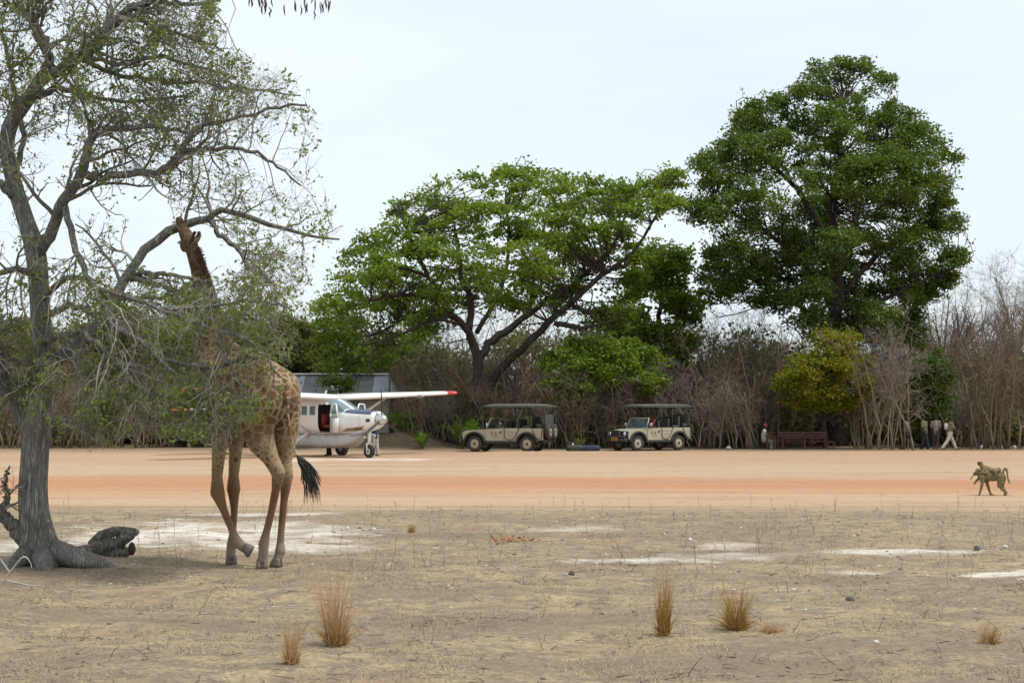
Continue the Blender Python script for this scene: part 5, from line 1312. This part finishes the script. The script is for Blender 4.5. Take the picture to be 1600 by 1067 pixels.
# ================================================================== people
SKIN = surf('skin', (.075, .042, .028), (.055, .03, .02), 8, .6)
HAIR = surf('hair', (.012, .011, .01), (.02, .018, .016), 20, .85)
def cloth(name, c): return surf(name, c, tuple(x * .75 for x in c), 5, .9, .004, 14)
def person(label, loc, rz, shirt, trousers, H=1.75, hips=(20, -20), knees=(5, 15), arms=((-20, 20), (20, 20)), seat=None, shoes=(.06, .035, .025), hat=None, lean=4, shorts=False, group=None, bag=None):
    k = H / 1.75
    p = thing('person', label, 'person', loc, rz, group)
    R = radians
    hip = np.array([0, 0, 0.0]); legs = []
    for s, (a, kn) in zip((1, -1), zip(hips, knees)):
        h = np.array([0, .09 * s, .90]); d1 = np.array([sin(R(a)), 0, -cos(R(a))]); kne = h + d1 * .43
        d2 = np.array([sin(R(a - kn)), 0, -cos(R(a - kn))]); ank = kne + d2 * .41; legs.append((h, kne, ank))
    low = min(l[2][2] for l in legs) - .075
    dz = -low if seat is None else seat - .90 + .08
    L = np.array([sin(R(lean)), 0, cos(R(lean))])
    pel = np.array([0, 0, .92]); ch = pel + L * .33; sh = pel + L * .50; nk = pel + L * .56; hd = nk + L * .17 + np.array([.02, 0, 0])
    Z = np.array([0, 0, dz]); S = lambda q: (np.asarray(q, float) + Z) * k
    b = MB(); C = lambda m, pts, rad, n=10: chain(m, [S(q) for q in pts], [r * k for r in rad], n)
    C(b, [pel, ch, sh], [.125, .125, .10]); C(b, [sh, nk, hd - [.02, 0, .06]], [.07, .055, .055]); ellipsoid(b, S(hd), (.095 * k, .075 * k, .118 * k))
    ellipsoid(b, S(hd + [.095, 0, -.02]), (.022 * k, .016 * k, .026 * k)); ellipsoid(b, S(hd + [.075, 0, -.075]), (.03 * k, .03 * k, .025 * k))
    for s in (1, -1): ellipsoid(b, S(hd + [0, .076 * s, -.01]), (.02 * k, .012 * k, .03 * k))
    sl = MB(); hands = MB()
    for s, (a, e) in zip((1, -1), arms):
        s0 = sh + [0, .19 * s, -.01]; d1 = np.array([sin(R(a)), .10 * s, -cos(R(a))]); el = s0 + d1 * .29
        d2 = np.array([sin(R(a + e)), .02 * s, -cos(R(a + e))]); wr = el + d2 * .25
        C(b, [sh, s0, el, wr], [.08, .058, .043, .032]); C(sl, [sh, s0, el * .8 + s0 * .2], [.10, .078, .068])
        pc = wr + d2 * .05; C(b, [wr, pc], [.034, .038])
        for f in range(5):
            o = np.array([(f - 2) * .018, 0, 0]); ln = (.05, .075, .082, .076, .06)[f]
            bs = pc + d2 * .03 + o if f else pc + np.array([.035, 0, 0])
            tube1(hands, [S(bs), S(bs + d2 * ln * .55 + (np.array([.02, 0, 0]) if not f else 0)), S(bs + d2 * ln + np.array([.012, -.012 * s, 0]))], np.array([.009, .0085, .006]) * k, 6)
    for h, kn, an in legs: C(b, [h, kn, an], [.085, .058, .042])
    bd = remesh(b, 'body', SKIN, .02 * k, 3, p)
    stuff(hands.build('fingers', SKIN, bd))
    t = MB(); C(t, [pel - [0, 0, .02], pel + L * .2, ch, sh - L * .04], [.155, .150, .158, .125], 14); ellipsoid(t, S(ch + L * .02), (.13 * k, .2 * k, .16 * k)); 
    t.v += sl.v; off = t.n; t.f += [f + off for f in sl.f]; t.n += sl.n
    remesh(t, 'shirt', cloth('shirt_cloth', shirt), .02 * k, 3, p)
    t = MB(); C(t, [pel + [0, .05, 0], pel - [0, .05, 0]], [.15, .15])
    for h, kn, an in legs:
        C(t, [h, kn] + ([] if shorts else [an]), [.115, .088] + ([] if shorts else [.072]))
    remesh(t, 'trousers', cloth('trouser_cloth', trousers), .02 * k, 3, p)
    for h, kn, an in legs:
        t = MB(); ellipsoid(t, S(an + [.06, 0, -.035]), (.135 * k, .048 * k, .045 * k)); ellipsoid(t, S(an + [-.02, 0, -.01]), (.05 * k, .05 * k, .06 * k)); t.build('shoe', cloth('shoe_leather', shoes), p)
    t = MB(); ellipsoid(t, S(hd + [-.012, 0, .025]), (.100 * k, .083 * k, .110 * k)); t.build('hair', HAIR, p)
    if hat:
        t = MB(); ellipsoid(t, S(hd + [-.005, 0, .06]), (.108 * k, .092 * k, .085 * k)); ellipsoid(t, S(hd + [.10, 0, .05]), (.08 * k, .07 * k, .012 * k)); t.build('cap', cloth('cap_cloth', hat), p)
    if bag:
        t = MB(); ellipsoid(t, S(ch + [-.20, .06, .02]), (.09 * k, .14 * k, .18 * k)); t.build('shoulder_cloth', cloth('bag_cloth', bag), p)
    return p
def gp(px, Y): return ground_pt(px, Y)
person('person in white trousers and tan top striding right with a pale bundle', gp(1483, 87.6), 0.15, (.22, .17, .12), (.50, .48, .39), 1.80, (28, -26), (4, 12), ((-30, 40), (25, 30)), bag=(.62, .63, .62))
person('person in pale pinkish shirt and dark shorts standing under the evergreen', gp(1461, 88.6), 1.2, (.24, .195, .17), (.05, .035, .03), 1.78, (4, -6), (3, 6), ((-5, 20), (8, 20)), shorts=True)
person('person in yellow-green shirt and dark trousers beside the one in dark shorts', gp(1444, 89.2), 2.2, (.15, .16, .075), (.03, .03, .035), 1.75, (8, -8), (3, 8), ((-10, 25), (10, 25)))
person('striding dark-clothed person with white sleeves left of the others', gp(1418, 88.6), 2.9, (.22, .22, .215), (.022, .022, .024), 1.75, (24, -24), (5, 14), ((-15, 30), (15, 30)))
person('dark-clothed person in blue cap standing behind the thin shrub', gp(1154, 90.8), -1.2, (.03, .04, .075), (.02, .025, .02), 1.78, (4, -4), (2, 4), ((5, 20), (-5, 20)), hat=(.03, .05, .12))
person('seated person in white shirt and red cap left of the red benches', gp(1193, 89.0), -.3, (.55, .53, .50), (.33, .30, .27), 1.72, (82, 76), (80, 78), ((20, 50), (25, 50)), seat=.42, hat=(.35, .04, .03))
ap = np.array(at(577, 715, 73.6))
person('person in dark trousers half hidden behind the aircraft belly pod', gp(514, 77.2), -2.5, (.03, .04, .09), (.016, .017, .022), 1.72, (8, -8), (2, 6), ((10, 30), (10, 40)))
person('person in navy top and pale trousers behind the aircraft nose wheel', gp(586, 76.4), 2.4, (.02, .03, .10), (.42, .40, .37), 1.74, (6, -6), (2, 6), ((20, 60), (15, 60)))
jl = np.array(j2.location); c_, s_ = cos(radians(216)), sin(radians(216))
person('person in dark red top sitting in the front seat of the right-hand jeep', (jl[0] + .02 * c_ - .42 * s_, jl[1] + .02 * s_ + .42 * c_, jl[2]), radians(216), (.16, .03, .025), (.05, .05, .05), 1.70, (80, 80), (70, 70), ((35, 50), (35, 50)), seat=1.04)

# ================================================================== shelter, pole, benches, bags
ROOFM = surf('zinc_roof', (.20, .21, .225), (.13, .135, .14), 1.2, .5, .004, 5, metal=.25, stretch=(1, 1, .3))
ROOFL = surf('zinc_roof_pale', (.42, .46, .51), (.30, .33, .37), 1.2, .4, .004, 5, metal=.3)
def shelter():
    Y = 96.0; x1 = (627 - 800) / F * Y; x0 = (415 - 800) / F * Y; zg = .55
    s = thing('shelter', 'shelter with hipped grey metal roof behind the aircraft', 'building', ((x0 + x1) / 2, Y, zg))
    w = (x1 - x0) / 2; d = 2.6; ze = 2.85 - zg; zr = 4.12 - zg; hx = .75
    r = MB(); 
    roof = thing_part = bpy.data.objects.new('roof', None); COL.objects.link(roof); roof.parent = s
    n = 9; xs = np.linspace(-w, w - hx, n + 1); 
    for i in range(n):
        for sg in (-1, 1):
            m = MB(); a, b_ = xs[i] + .012, xs[i + 1] - .012
            lo0, lo1 = a, (b_ if i < n - 1 else w)
            q = [(lo0, sg * d, ze + .012 * (i % 2)), (lo1, sg * d, ze + .012 * (i % 2)), (b_, 0, zr + .012 * (i % 2)), (a, 0, zr + .012 * (i % 2))]
            V = q + [(x, y, z - .03) for x, y, z in q]
            m.add(V, [[0, 1, 2, 3], [7, 6, 5, 4], [0, 4, 5, 1], [1, 5, 6, 2], [2, 6, 7, 3], [3, 7, 4, 0]]); m.build('roof_sheet', ROOFL if i in (2, 5, 8) else ROOFM, roof, False)
    m = MB(); V = [(w, -d, ze), (w, d, ze), (w - hx, 0, zr)]; V += [(x + .02, y, z - .04) for x, y, z in V]; m.add(V, [[0, 1, 2], [5, 4, 3], [0, 3, 4, 1], [1, 4, 5, 2], [2, 5, 3, 0]]); m.build('roof_hip', ROOFL, roof, False)
    m = MB(); box(m, (-hx / 2, 0, zr + .05), (2 * w - hx + .1, .35, .07)); m.build('ridge_cap', surf('ridge_white', (.72, .73, .74), (.6, .62, .64), 2, .4), roof, False)
    m = MB(); box(m, (0, -d + .02, ze - .09), (2 * w, .06, .14)); m.build('eave_board', surf('dark_wood', (.05, .04, .032), (.08, .065, .05), 4, .8), roof, False)
    wall = surf('cream_wall', (.42, .37, .28), (.33, .29, .21), 1.5, .85, .004, 12)
    for a, b_ in ((-w + .2, -1.6), (-1.2, 1.3), (1.7, w - .45)):
        m = MB(); box(m, ((a + b_) / 2, -d + .5, ze / 2 - .1), (b_ - a, .16, ze - .1)); m.build('wall_panel', wall, s, False)
    m = MB(); box(m, (0, .3, ze / 2 - .1), (2 * w - .6, .16, ze - .1)); m.build('back_wall', wall, s, False)
    for x in (-w + .15, -1.4, 1.5, w - .2):
        m = MB(); bar(m, (x, -d + .25, -.45), (x, -d + .25, ze - .03), .07, 8); m.build('post', surf('post_wood', (.12, .14, .14), (.08, .09, .095), 4, .8), s)
shelter()
pp = gp(609, 92.5); m = MB(); bar(m, (0, 0, -.2), (0, 0, 3.45), .055, 10); box(m, (0, 0, 3.47), (.16, .16, .05)); tag(m.build('utility_pole', surf('pole_paint', (.075, .12, .14), (.05, .085, .10), 3, .6)), 'blue-grey pole in front of the metal roof end', 'pole').location = pp
BW = surf('red_wood', (.10, .028, .018), (.06, .018, .012), 6, .6, .003, 25, stretch=(.4, 3, 3))
def bench(label, px, Y, rz, L=1.25):
    b = thing('bench', label, 'bench', gp(px, Y), rz, 'red wooden benches under the yellow-green tree')
    for y in (-.16, 0, .16):
        m = MB(); box(m, (0, y, .44), (L, .13, .035)); m.build('seat_slat', BW, b, False)
    for z in (.60, .74, .88):
        m = MB(); box(m, (0, .27 + (z - .5) * .12, z), (L, .03, .10)); m.build('back_slat', BW, b, False)
    for x in (-L / 2 + .06, L / 2 - .06):
        m = MB(); box(m, (x, -.2, .24), (.07, .07, .48)); m.build('leg', BW, b, False)
        m = MB(); prism(m, [(.20, -.02), (.27, -.02), (.35, .95), (.29, .95)], x - .035, x + .035, 0); m.build('leg', BW, b, False)
        m = MB(); box(m, (x, .02, .64), (.07, .52, .04)); m.build('armrest', BW, b, False)
        m = MB(); box(m, (x, -.2, .55), (.06, .06, .16)); m.build('armrest_post', BW, b, False)
bench('red bench at the left, turned sideways beside the seated person', 1212, 88.6, 1.0)
bench('red bench in the middle of the three, facing the airstrip', 1238, 88.9, .05, 1.3)
bench('red bench at the right of the three, next to the tree stem', 1272, 89.3, -.1, 1.25)
st = thing('stool', 'low red wooden stool right of the benches', 'stool', gp(1297, 88.9), 0)
m = MB(); box(m, (0, 0, .40), (.40, .34, .04)); m.build('seat', BW, st, False)
for x in (-.16, .16):
    for y in (-.13, .13):
        m = MB(); box(m, (x, y, .19), (.05, .05, .38)); m.build('leg', BW, st, False)
def duffel(label, px, Y, rz, L, r, mat):
    g = thing('duffel_bag', label, 'bag', gp(px, Y), rz, 'dark bags on the ground between the jeeps')
    b = MB(); chain(b, [(-L / 2, 0, r * .9), (0, .02, r), (L / 2, 0, r * .92)], [r * .9, r, r * .88], 14); box(b, (0, 0, r * .55), (L * .98, r * 1.7, r * 1.0)); remesh(b, 'body', mat, .02, 6, g)
    m = MB(); t = np.linspace(0, pi, 10); tubes(m, np.stack([.16 * np.cos(t), np.full(10, -r * .5), r * 1.75 + .14 * np.sin(t)], -1), np.full(10, .014), 6); m.build('handle', JBLACK, g)
    return g
b1 = duffel('black duffel bag with a white tag right behind the left jeep', 898, 84.4, .1, .62, .19, surf('black_nylon', (.02, .02, .022), (.035, .035, .038), 8, .7, .006, 12))
m = MB(); box(m, (-.12, -.1, .385), (.09, .07, .10)); m.build('luggage_tag', surf('paper_tag', (.7, .7, .7), (.6, .6, .6), 5, .8), b1, False)
duffel('long navy duffel bag beside the black one', 922, 84.8, -.12, .75, .17, surf('navy_nylon', (.018, .02, .05), (.03, .035, .075), 8, .7, .006, 12))

# ================================================================== log, dead wood, stones, tufts
def log():
    base = gpt(160, 868); base[2] = float(hgt(base[0], base[1])); g = thing('fallen_log', 'weathered grey hollow log lying right of the thorn tree foot', 'log', base)
    Y = base[1]
    J = lambda a, b_, d=0: at(a, b_, Y + d) - base
    b = MB(); chain(b, [J(104, 868, -.2), J(130, 862, -.1), J(160, 856), J(186, 848), J(206, 838)], [.11, .10, .105, .085, .05], 12)
    chain(b, [J(142, 848, .05), J(158, 836, .05), J(180, 829, .05), J(200, 830, .05), J(211, 831, .05)], [.05, .075, .075, .07, .065], 12)
    chain(b, [J(170, 866), J(195, 864), J(207, 858)], [.075, .07, .06], 12); chain(b, [J(120, 876, -.3), J(150, 878, -.3), J(190, 880, -.3)], [.12, .12, .05], 10)
    remesh(b, 'wood', barkmat('weathered_wood', (.11, .105, .09), (.34, .32, .275), 7, .03, False), .02, 2, g)
    m = MB(); ellipsoid(m, J(206, 857, -.11), (.055, .03, .10)); m.build('hollow', surf('hollow_dark', (.02, .018, .016), (.04, .035, .03), 9, .9), g)  # near-black solid ellipsoid marks the hollow at the log end
log()
dead = surf('dead_pale_wood', (.42, .40, .37), (.30, .28, .25), 9, .9)
Yb = gdep(914); P = np.array([at(50, 888, Yb), at(46, 876, Yb), at(36, 870, Yb), at(20, 888, Yb), at(10, 905, Yb), at(30, 911, Yb), at(50, 915, Yb), at(70, 921, Yb)]); base = P[4].copy(); base[2] = float(hgt(base[0], base[1]))
P[:, 2] = np.maximum(P[:, 2], base[2] + .01); g = thing('dead_branch', 'bleached bent dead branch on the ground left of the log', 'branch', base)
m = MB(); tube1(m, P - base, [.005, .008, .011, .013, .014, .012, .010, .006], 7, 40); m.build('stem', dead, g)
m = MB(); q = np.array([at(0, 872, Yb), at(8, 884, Yb), at(14, 893, Yb)]); tube1(m, q - base, [.006, .012, .014], 6, 10); m.build('side_twig', dead, g)
STRAW = twigmat('straw', [(.36, .20, .09), (.46, .28, .13), (.54, .37, .20), (.44, .24, .13)])
GOLD = twigmat('golden_grass', [(.26, .16, .035), (.37, .22, .055), (.44, .27, .09), (.42, .24, .11)])
def tuft(label, px, py, hpx, wpx, n, mat, seed, spread=.5):
    rng = np.random.default_rng(seed); b = gpt(px, py); Y = b[1]; b[2] = float(hgt(b[0], Y)); sc_ = Y / F
    g = thing('grass_tuft', label, 'grass tuft', b, 0, 'dry grass tufts on the foreground')
    H = hpx * sc_; W = wpx * sc_ / 2
    a = rng.uniform(0, 6.28, n); rr = np.sqrt(rng.uniform(0, 1, n)) * W * .45; hh = H * np.clip(rng.beta(1.3, 1.5, n) + .05, .08, 1)
    P = np.zeros((n, 5, 3)); t = np.linspace(0, 1, 5)
    out = rng.uniform(0, 1, n) * W * spread * 1.6 * (.4 + hh / H)
    P[..., 0] = (np.cos(a) * rr)[:, None] + (np.cos(a) * out + rng.normal(0, .02, n))[:, None] * t ** 1.6
    P[..., 1] = (np.sin(a) * rr)[:, None] + (np.sin(a) * out)[:, None] * t ** 1.6
    P[..., 2] = hh[:, None] * (t - .12 * t ** 3) - .01
    P[:, 1:] += np.cumsum(rng.normal(0, .006, (n, 4, 3)), 1)
    m = MB(); tubes(m, P, np.full((n, 1), .0026) * np.array([1, .9, .75, .5, .2]), 3, False); stuff(m.build('blades', mat, g))
    lo = rng.uniform(0, 1, n) < .5; m = MB(); Q = P[lo].copy(); Q[..., 2] *= .28; tubes(m, Q, np.full((len(Q), 1), .0042) * np.array([1, 1, .8, .6, .3]), 3, False); stuff(m.build('base_blades', GOLD, g))
tuft('tall wispy reddish straw tuft, largest, below the giraffe', 524, 1010, 160, 74, 230, STRAW, 1, .6)
tuft('small straw tuft left of the tallest tuft', 456, 1044, 95, 42, 130, STRAW, 2, .45)
tuft('narrow spiky golden tuft left of the bushy one', 1038, 995, 125, 40, 190, GOLD, 3, .4)
tuft('bushy golden tuft right of the narrow spiky one', 1150, 985, 88, 58, 260, GOLD, 4, .65)
tuft('tiny straw tuft just right of the bushy golden one', 1203, 988, 24, 30, 90, STRAW, 5, .8)
tuft('small golden tuft near the right edge', 1545, 1007, 42, 34, 170, STRAW, 6, .7)
tuft('little golden tuft beside the white sand in mid ground', 643, 831, 20, 14, 110, GOLD, 7, .6)
def stone(label, px, py, w, h, mat, seed, name='stone', group=None):
    rng = np.random.default_rng(seed); b = gpt(px, py); b[2] = float(hgt(b[0], b[1])); s = b[1] / F
    m = MB(); ellipsoid(m, (0, 0, h * s * .32), (w * s / 2, w * s * .4, h * s * .62), None, 12, 8); V = m.v[0]
    V += rng.normal(0, 1, V.shape) * w * s * .035; o = m.build(name, mat, None); o.location = b; tag(o, label, 'stone', group)
DARKS = surf('dark_stone', (.06, .055, .05), (.11, .10, .09), 9, .9, .01, 12); PALE = surf('pale_stone', (.62, .60, .56), (.48, .46, .42), 9, .9, .01, 12)
stone('dark stone right of the bushy golden tuft', 1328, 940, 14, 7, DARKS, 1); stone('dark lump on the white sand strip at the right', 1526, 864, 9, 9, DARKS, 2)
stone('white stone above the right foreground dark patch', 1369, 1009, 9, 6, PALE, 3); stone('white stone beyond the middle sand strip', 1078, 847, 7, 6, PALE, 4); stone('white stone beyond the right sand strip', 1571, 853, 8, 6, PALE, 5)
stone('white stone at the far edge of the left sand', 584, 828, 7, 5, PALE, 6); stone('white stone on the far side of the left sand', 543, 824, 6, 5, PALE, 7); stone('dark stone in the middle of the foreground earth', 893, 902, 10, 8, DARKS, 8)
for i, (px, w) in enumerate(((1534, 9), (1552, 6), (1565, 6), (1585, 9))):
    stone('%s whitish stone in the row right of the walking people' % ('first', 'second', 'third', 'fourth')[i], px, 701.0, w * .7, 6, PALE, 20 + i, group='whitish stones at the airstrip edge')
stone('grey boulder right of the right-hand jeep', 1138, 703, 9, 7, surf('grey_boulder', (.26, .25, .24), (.18, .17, .16), 4, .9, .02, 6), 33)
# orange-brown fallen frond in the mid ground
b = gpt(800, 843); b[2] = float(hgt(b[0], b[1])); rng = np.random.default_rng(9); m = MB(); C = rng.normal(0, 1, (160, 3)) * [.16, .25, .008] + [0, 0, .02]; leaves(m, C, .09, rng, .4, .8)
o = m.build('dry_leaf_litter', surf('rust_leaf', (.26, .11, .05), (.36, .18, .09), 12, .8)); o.location = b; tag(stuff(o), 'rust-brown patch of fallen leaves in the mid ground', 'leaf litter')

# ------------------------------------------------------------------ green plants at the bank
def blade_plant(name, label, px, Y, n, H, W, mat, seed, curve=.6, wid=.05, frond=False):
    rng = np.random.default_rng(seed); loc = np.array(gp(px, Y)); g = thing(name, label, 'plant', loc, 0, 'green plants under the thicket')
    m = MB()
    for i in range(n):
        a = rng.uniform(0, 6.28); L = H * rng.uniform(.6, 1.1); o = W * rng.uniform(.2, 1)
        t = np.linspace(0, 1, 7); x = o * t ** 1.3; z = L * (t - curve * .5 * t ** 2.5)
        P = np.stack([np.cos(a) * x, np.sin(a) * x, z], -1) + rng.normal(0, .01, (7, 3)); sd_ = np.array([-sin(a), cos(a), 0]); w = wid * np.array([.5, .9, 1, .9, .7, .4, .05])
        if frond:
            tube1(m, P, np.full(7, .012), 4); 
            for k in range(2, 7):
                for s in (-1, 1):
                    leaves(m, np.repeat(P[k][None], 3, 0), .38, rng, .14, 0, .3, np.repeat((sd_ * s + (P[k] - P[k - 1]) * 2)[None], 3, 0))
        else:
            V = np.concatenate([P - sd_ * w[:, None], P + sd_ * w[:, None]]); m.add(V, np.array([[k, k + 1, 8 + k, 7 + k] for k in range(6)]))
    stuff(m.build('blades', mat, g))
blade_plant('leafy_plant', 'bright green strap-leaved plant at the foot of the bank', 660, 87.6, 60, 1.25, .7, LEAF_MID, 1)
blade_plant('dwarf_palm', 'dwarf palm with green fronds left of the left-hand jeep', 722, 89.0, 16, 2.2, 1.2, LEAF_MID, 2, frond=True)
blade_plant('dwarf_palm', 'dwarf palm with green fronds on the bank beside the pole', 625, 91.0, 12, 1.5, .9, LEAF_MID, 3, frond=True)
blade_plant('dwarf_palm', 'dwarf palm with green fronds behind the left-hand jeep seats', 815, 89.0, 16, 2.2, 1.3, LEAF_MID, 4, frond=True)
blade_plant('leafy_plant', 'low green plant behind the bags between the jeeps', 905, 88.5, 40, .9, .7, LEAF_DULL, 5)
blade_plant('dwarf_palm', 'dwarf palm behind the seated person in red cap', 1150, 92.0, 14, 1.9, 1.0, LEAF_DARK, 6, frond=True)

# ------------------------------------------------------------------ litter: stubble, twigs, pebbles too many to count
def litter():
    rng = np.random.default_rng(15)
    def scatter(n, y0, y1, pw=1.0):
        Y = y0 + (y1 - y0) * rng.uniform(0, 1, n) ** pw; return rng.uniform(-.36, .36, n) * Y, Y
    def clumpy(x, y, lo, hi):
        f = np.zeros(len(x))
        for k in range(12):
            a = rng.uniform(0, 6.28); L = math.exp(rng.uniform(math.log(.5), math.log(4))); f += np.sin((cos(a) * x + sin(a) * y) * 6.283 / L + rng.uniform(0, 6.28))
        return rng.uniform(0, 1, len(x)) < sstep(lo, hi, f)
    def off_sand(x, y, keep):
        px, py = proj(np.stack([x, y, np.zeros(len(x))], -1)); s = np.zeros(len(x), bool)
        for a, b_, hw, hh, q in SAND: s |= ((px - a) / hw) ** 2 + ((py - b_) / hh) ** 2 < .8
        return ~s | (rng.uniform(0, 1, len(x)) < keep)
    # flat straw and stubble
    x, y = scatter(150000, 10, 36, 1.2); k = clumpy(x, y, -2.5, 4) & off_sand(x, y, .06); x, y = x[k], y[k]; n = len(x)
    B = np.stack([x, y, hgt(x, y)], -1); a = rng.uniform(0, 6.28, n); up = rng.uniform(.05, 1.1, n) ** 1.5; L = rng.uniform(.03, .10, n)
    D = nrm(np.stack([np.cos(a), np.sin(a), up], -1)) * L[:, None]; W = np.stack([-np.sin(a), np.cos(a), 0 * a], -1) * .0032
    m = MB(); V = np.stack([B - W, B + W, B + D], 1); m.add(V.reshape(-1, 3), np.arange(3 * n).reshape(n, 3))
    o = stuff(m.build('stubble', leafmat('stubble_straw', [(.16, .125, .085), (.27, .21, .13), (.40, .32, .19), (.50, .41, .26)], .1), None, False)); tag(o, 'short dry grass stubble over the foreground', 'grass')
    # dark twigs and dead weeds
    x, y = scatter(6000, 10, 36, 1.1); k = clumpy(x, y, -1, 5) & off_sand(x, y, .1); x, y = x[k], y[k]; n = len(x)
    B = np.stack([x, y, hgt(x, y) + .008], -1); a = rng.uniform(0, 6.28, n); L = rng.uniform(.05, .22, n); up = np.where(rng.uniform(0, 1, n) < .25, rng.uniform(.3, 2.5, n), rng.uniform(0, .12, n))
    D = nrm(np.stack([np.cos(a), np.sin(a), up], -1)) * L[:, None]
    P = np.stack([B, B + D * .5 + rng.normal(0, .01, (n, 3)), B + D], 1); m = MB(); tubes(m, P, np.full((n, 1), .004) * np.array([1, .9, .5]), 3, False)
    o = stuff(m.build('dead_twigs', twigmat('ground_twigs', [(.05, .043, .037), (.10, .085, .07), (.19, .16, .13), (.30, .26, .21)]))); tag(o, 'scattered dead twigs and weed stalks on the foreground', 'twigs')
    # pebbles and clods
    for nn, mt, nm, lab, s0, s1, rows in ((230, PALE, 'pale_pebbles', 'scattered small white pebbles', .008, .024, (18, 34)), (600, surf('clod_earth', (.15, .12, .095), (.22, .17, .125), 6, .95), 'earth_clods', 'scattered dark crumbs of earth', .008, .026, (10, 40))):
        x, y = scatter(nn, *rows); B = np.stack([x, y, hgt(x, y)], -1); m = MB()
        u = MB(); ellipsoid(u, (0, 0, .3), (1, 1, .7), None, 6, 5); V0, F0 = u.v[0], u.f
        for q in B:
            s = rng.uniform(s0, s1); kk = m.n; m.v.append((V0 + rng.normal(0, .15, V0.shape)) * s * np.array([rng.uniform(.8, 1.6), 1, rng.uniform(.6, 1)]) + q); m.n += len(V0); m.f += [f + kk for f in F0]
        tag(stuff(m.build(nm, mt)), lab, 'pebbles')
    # thin dry weeds standing on the strip edge
    x, y = scatter(240, 21, 37); n = len(x); pts = []
    m = MB(); P = np.zeros((n, 5, 3)); t = np.linspace(0, 1, 5); h = rng.uniform(.12, .40, n)
    P[..., 0] = x[:, None] + rng.normal(0, .05, n)[:, None] * t; P[..., 1] = y[:, None]; P[..., 2] = hgt(x, y)[:, None] + h[:, None] * t; P[:, 1:] += rng.normal(0, .012, (n, 4, 3))
    R = np.full((n, 1), .0035) * np.array([1, .9, .8, .6, .3]); P1, R1 = sprout(P, R, 5, .05, .16, 4, (25, 60), .04, .15, rng, .3, 1., .7, .4, .002); tubes(m, P, R, 3, False); tubes(m, P1, R1, 3, False)
    tag(stuff(m.build('dry_weeds', twigmat('weed_stalks', [(.09, .075, .06), (.16, .13, .10), (.26, .21, .16), (.34, .28, .2)]))), 'thin dry weed stalks scattered over the mid ground', 'weeds')
litter()
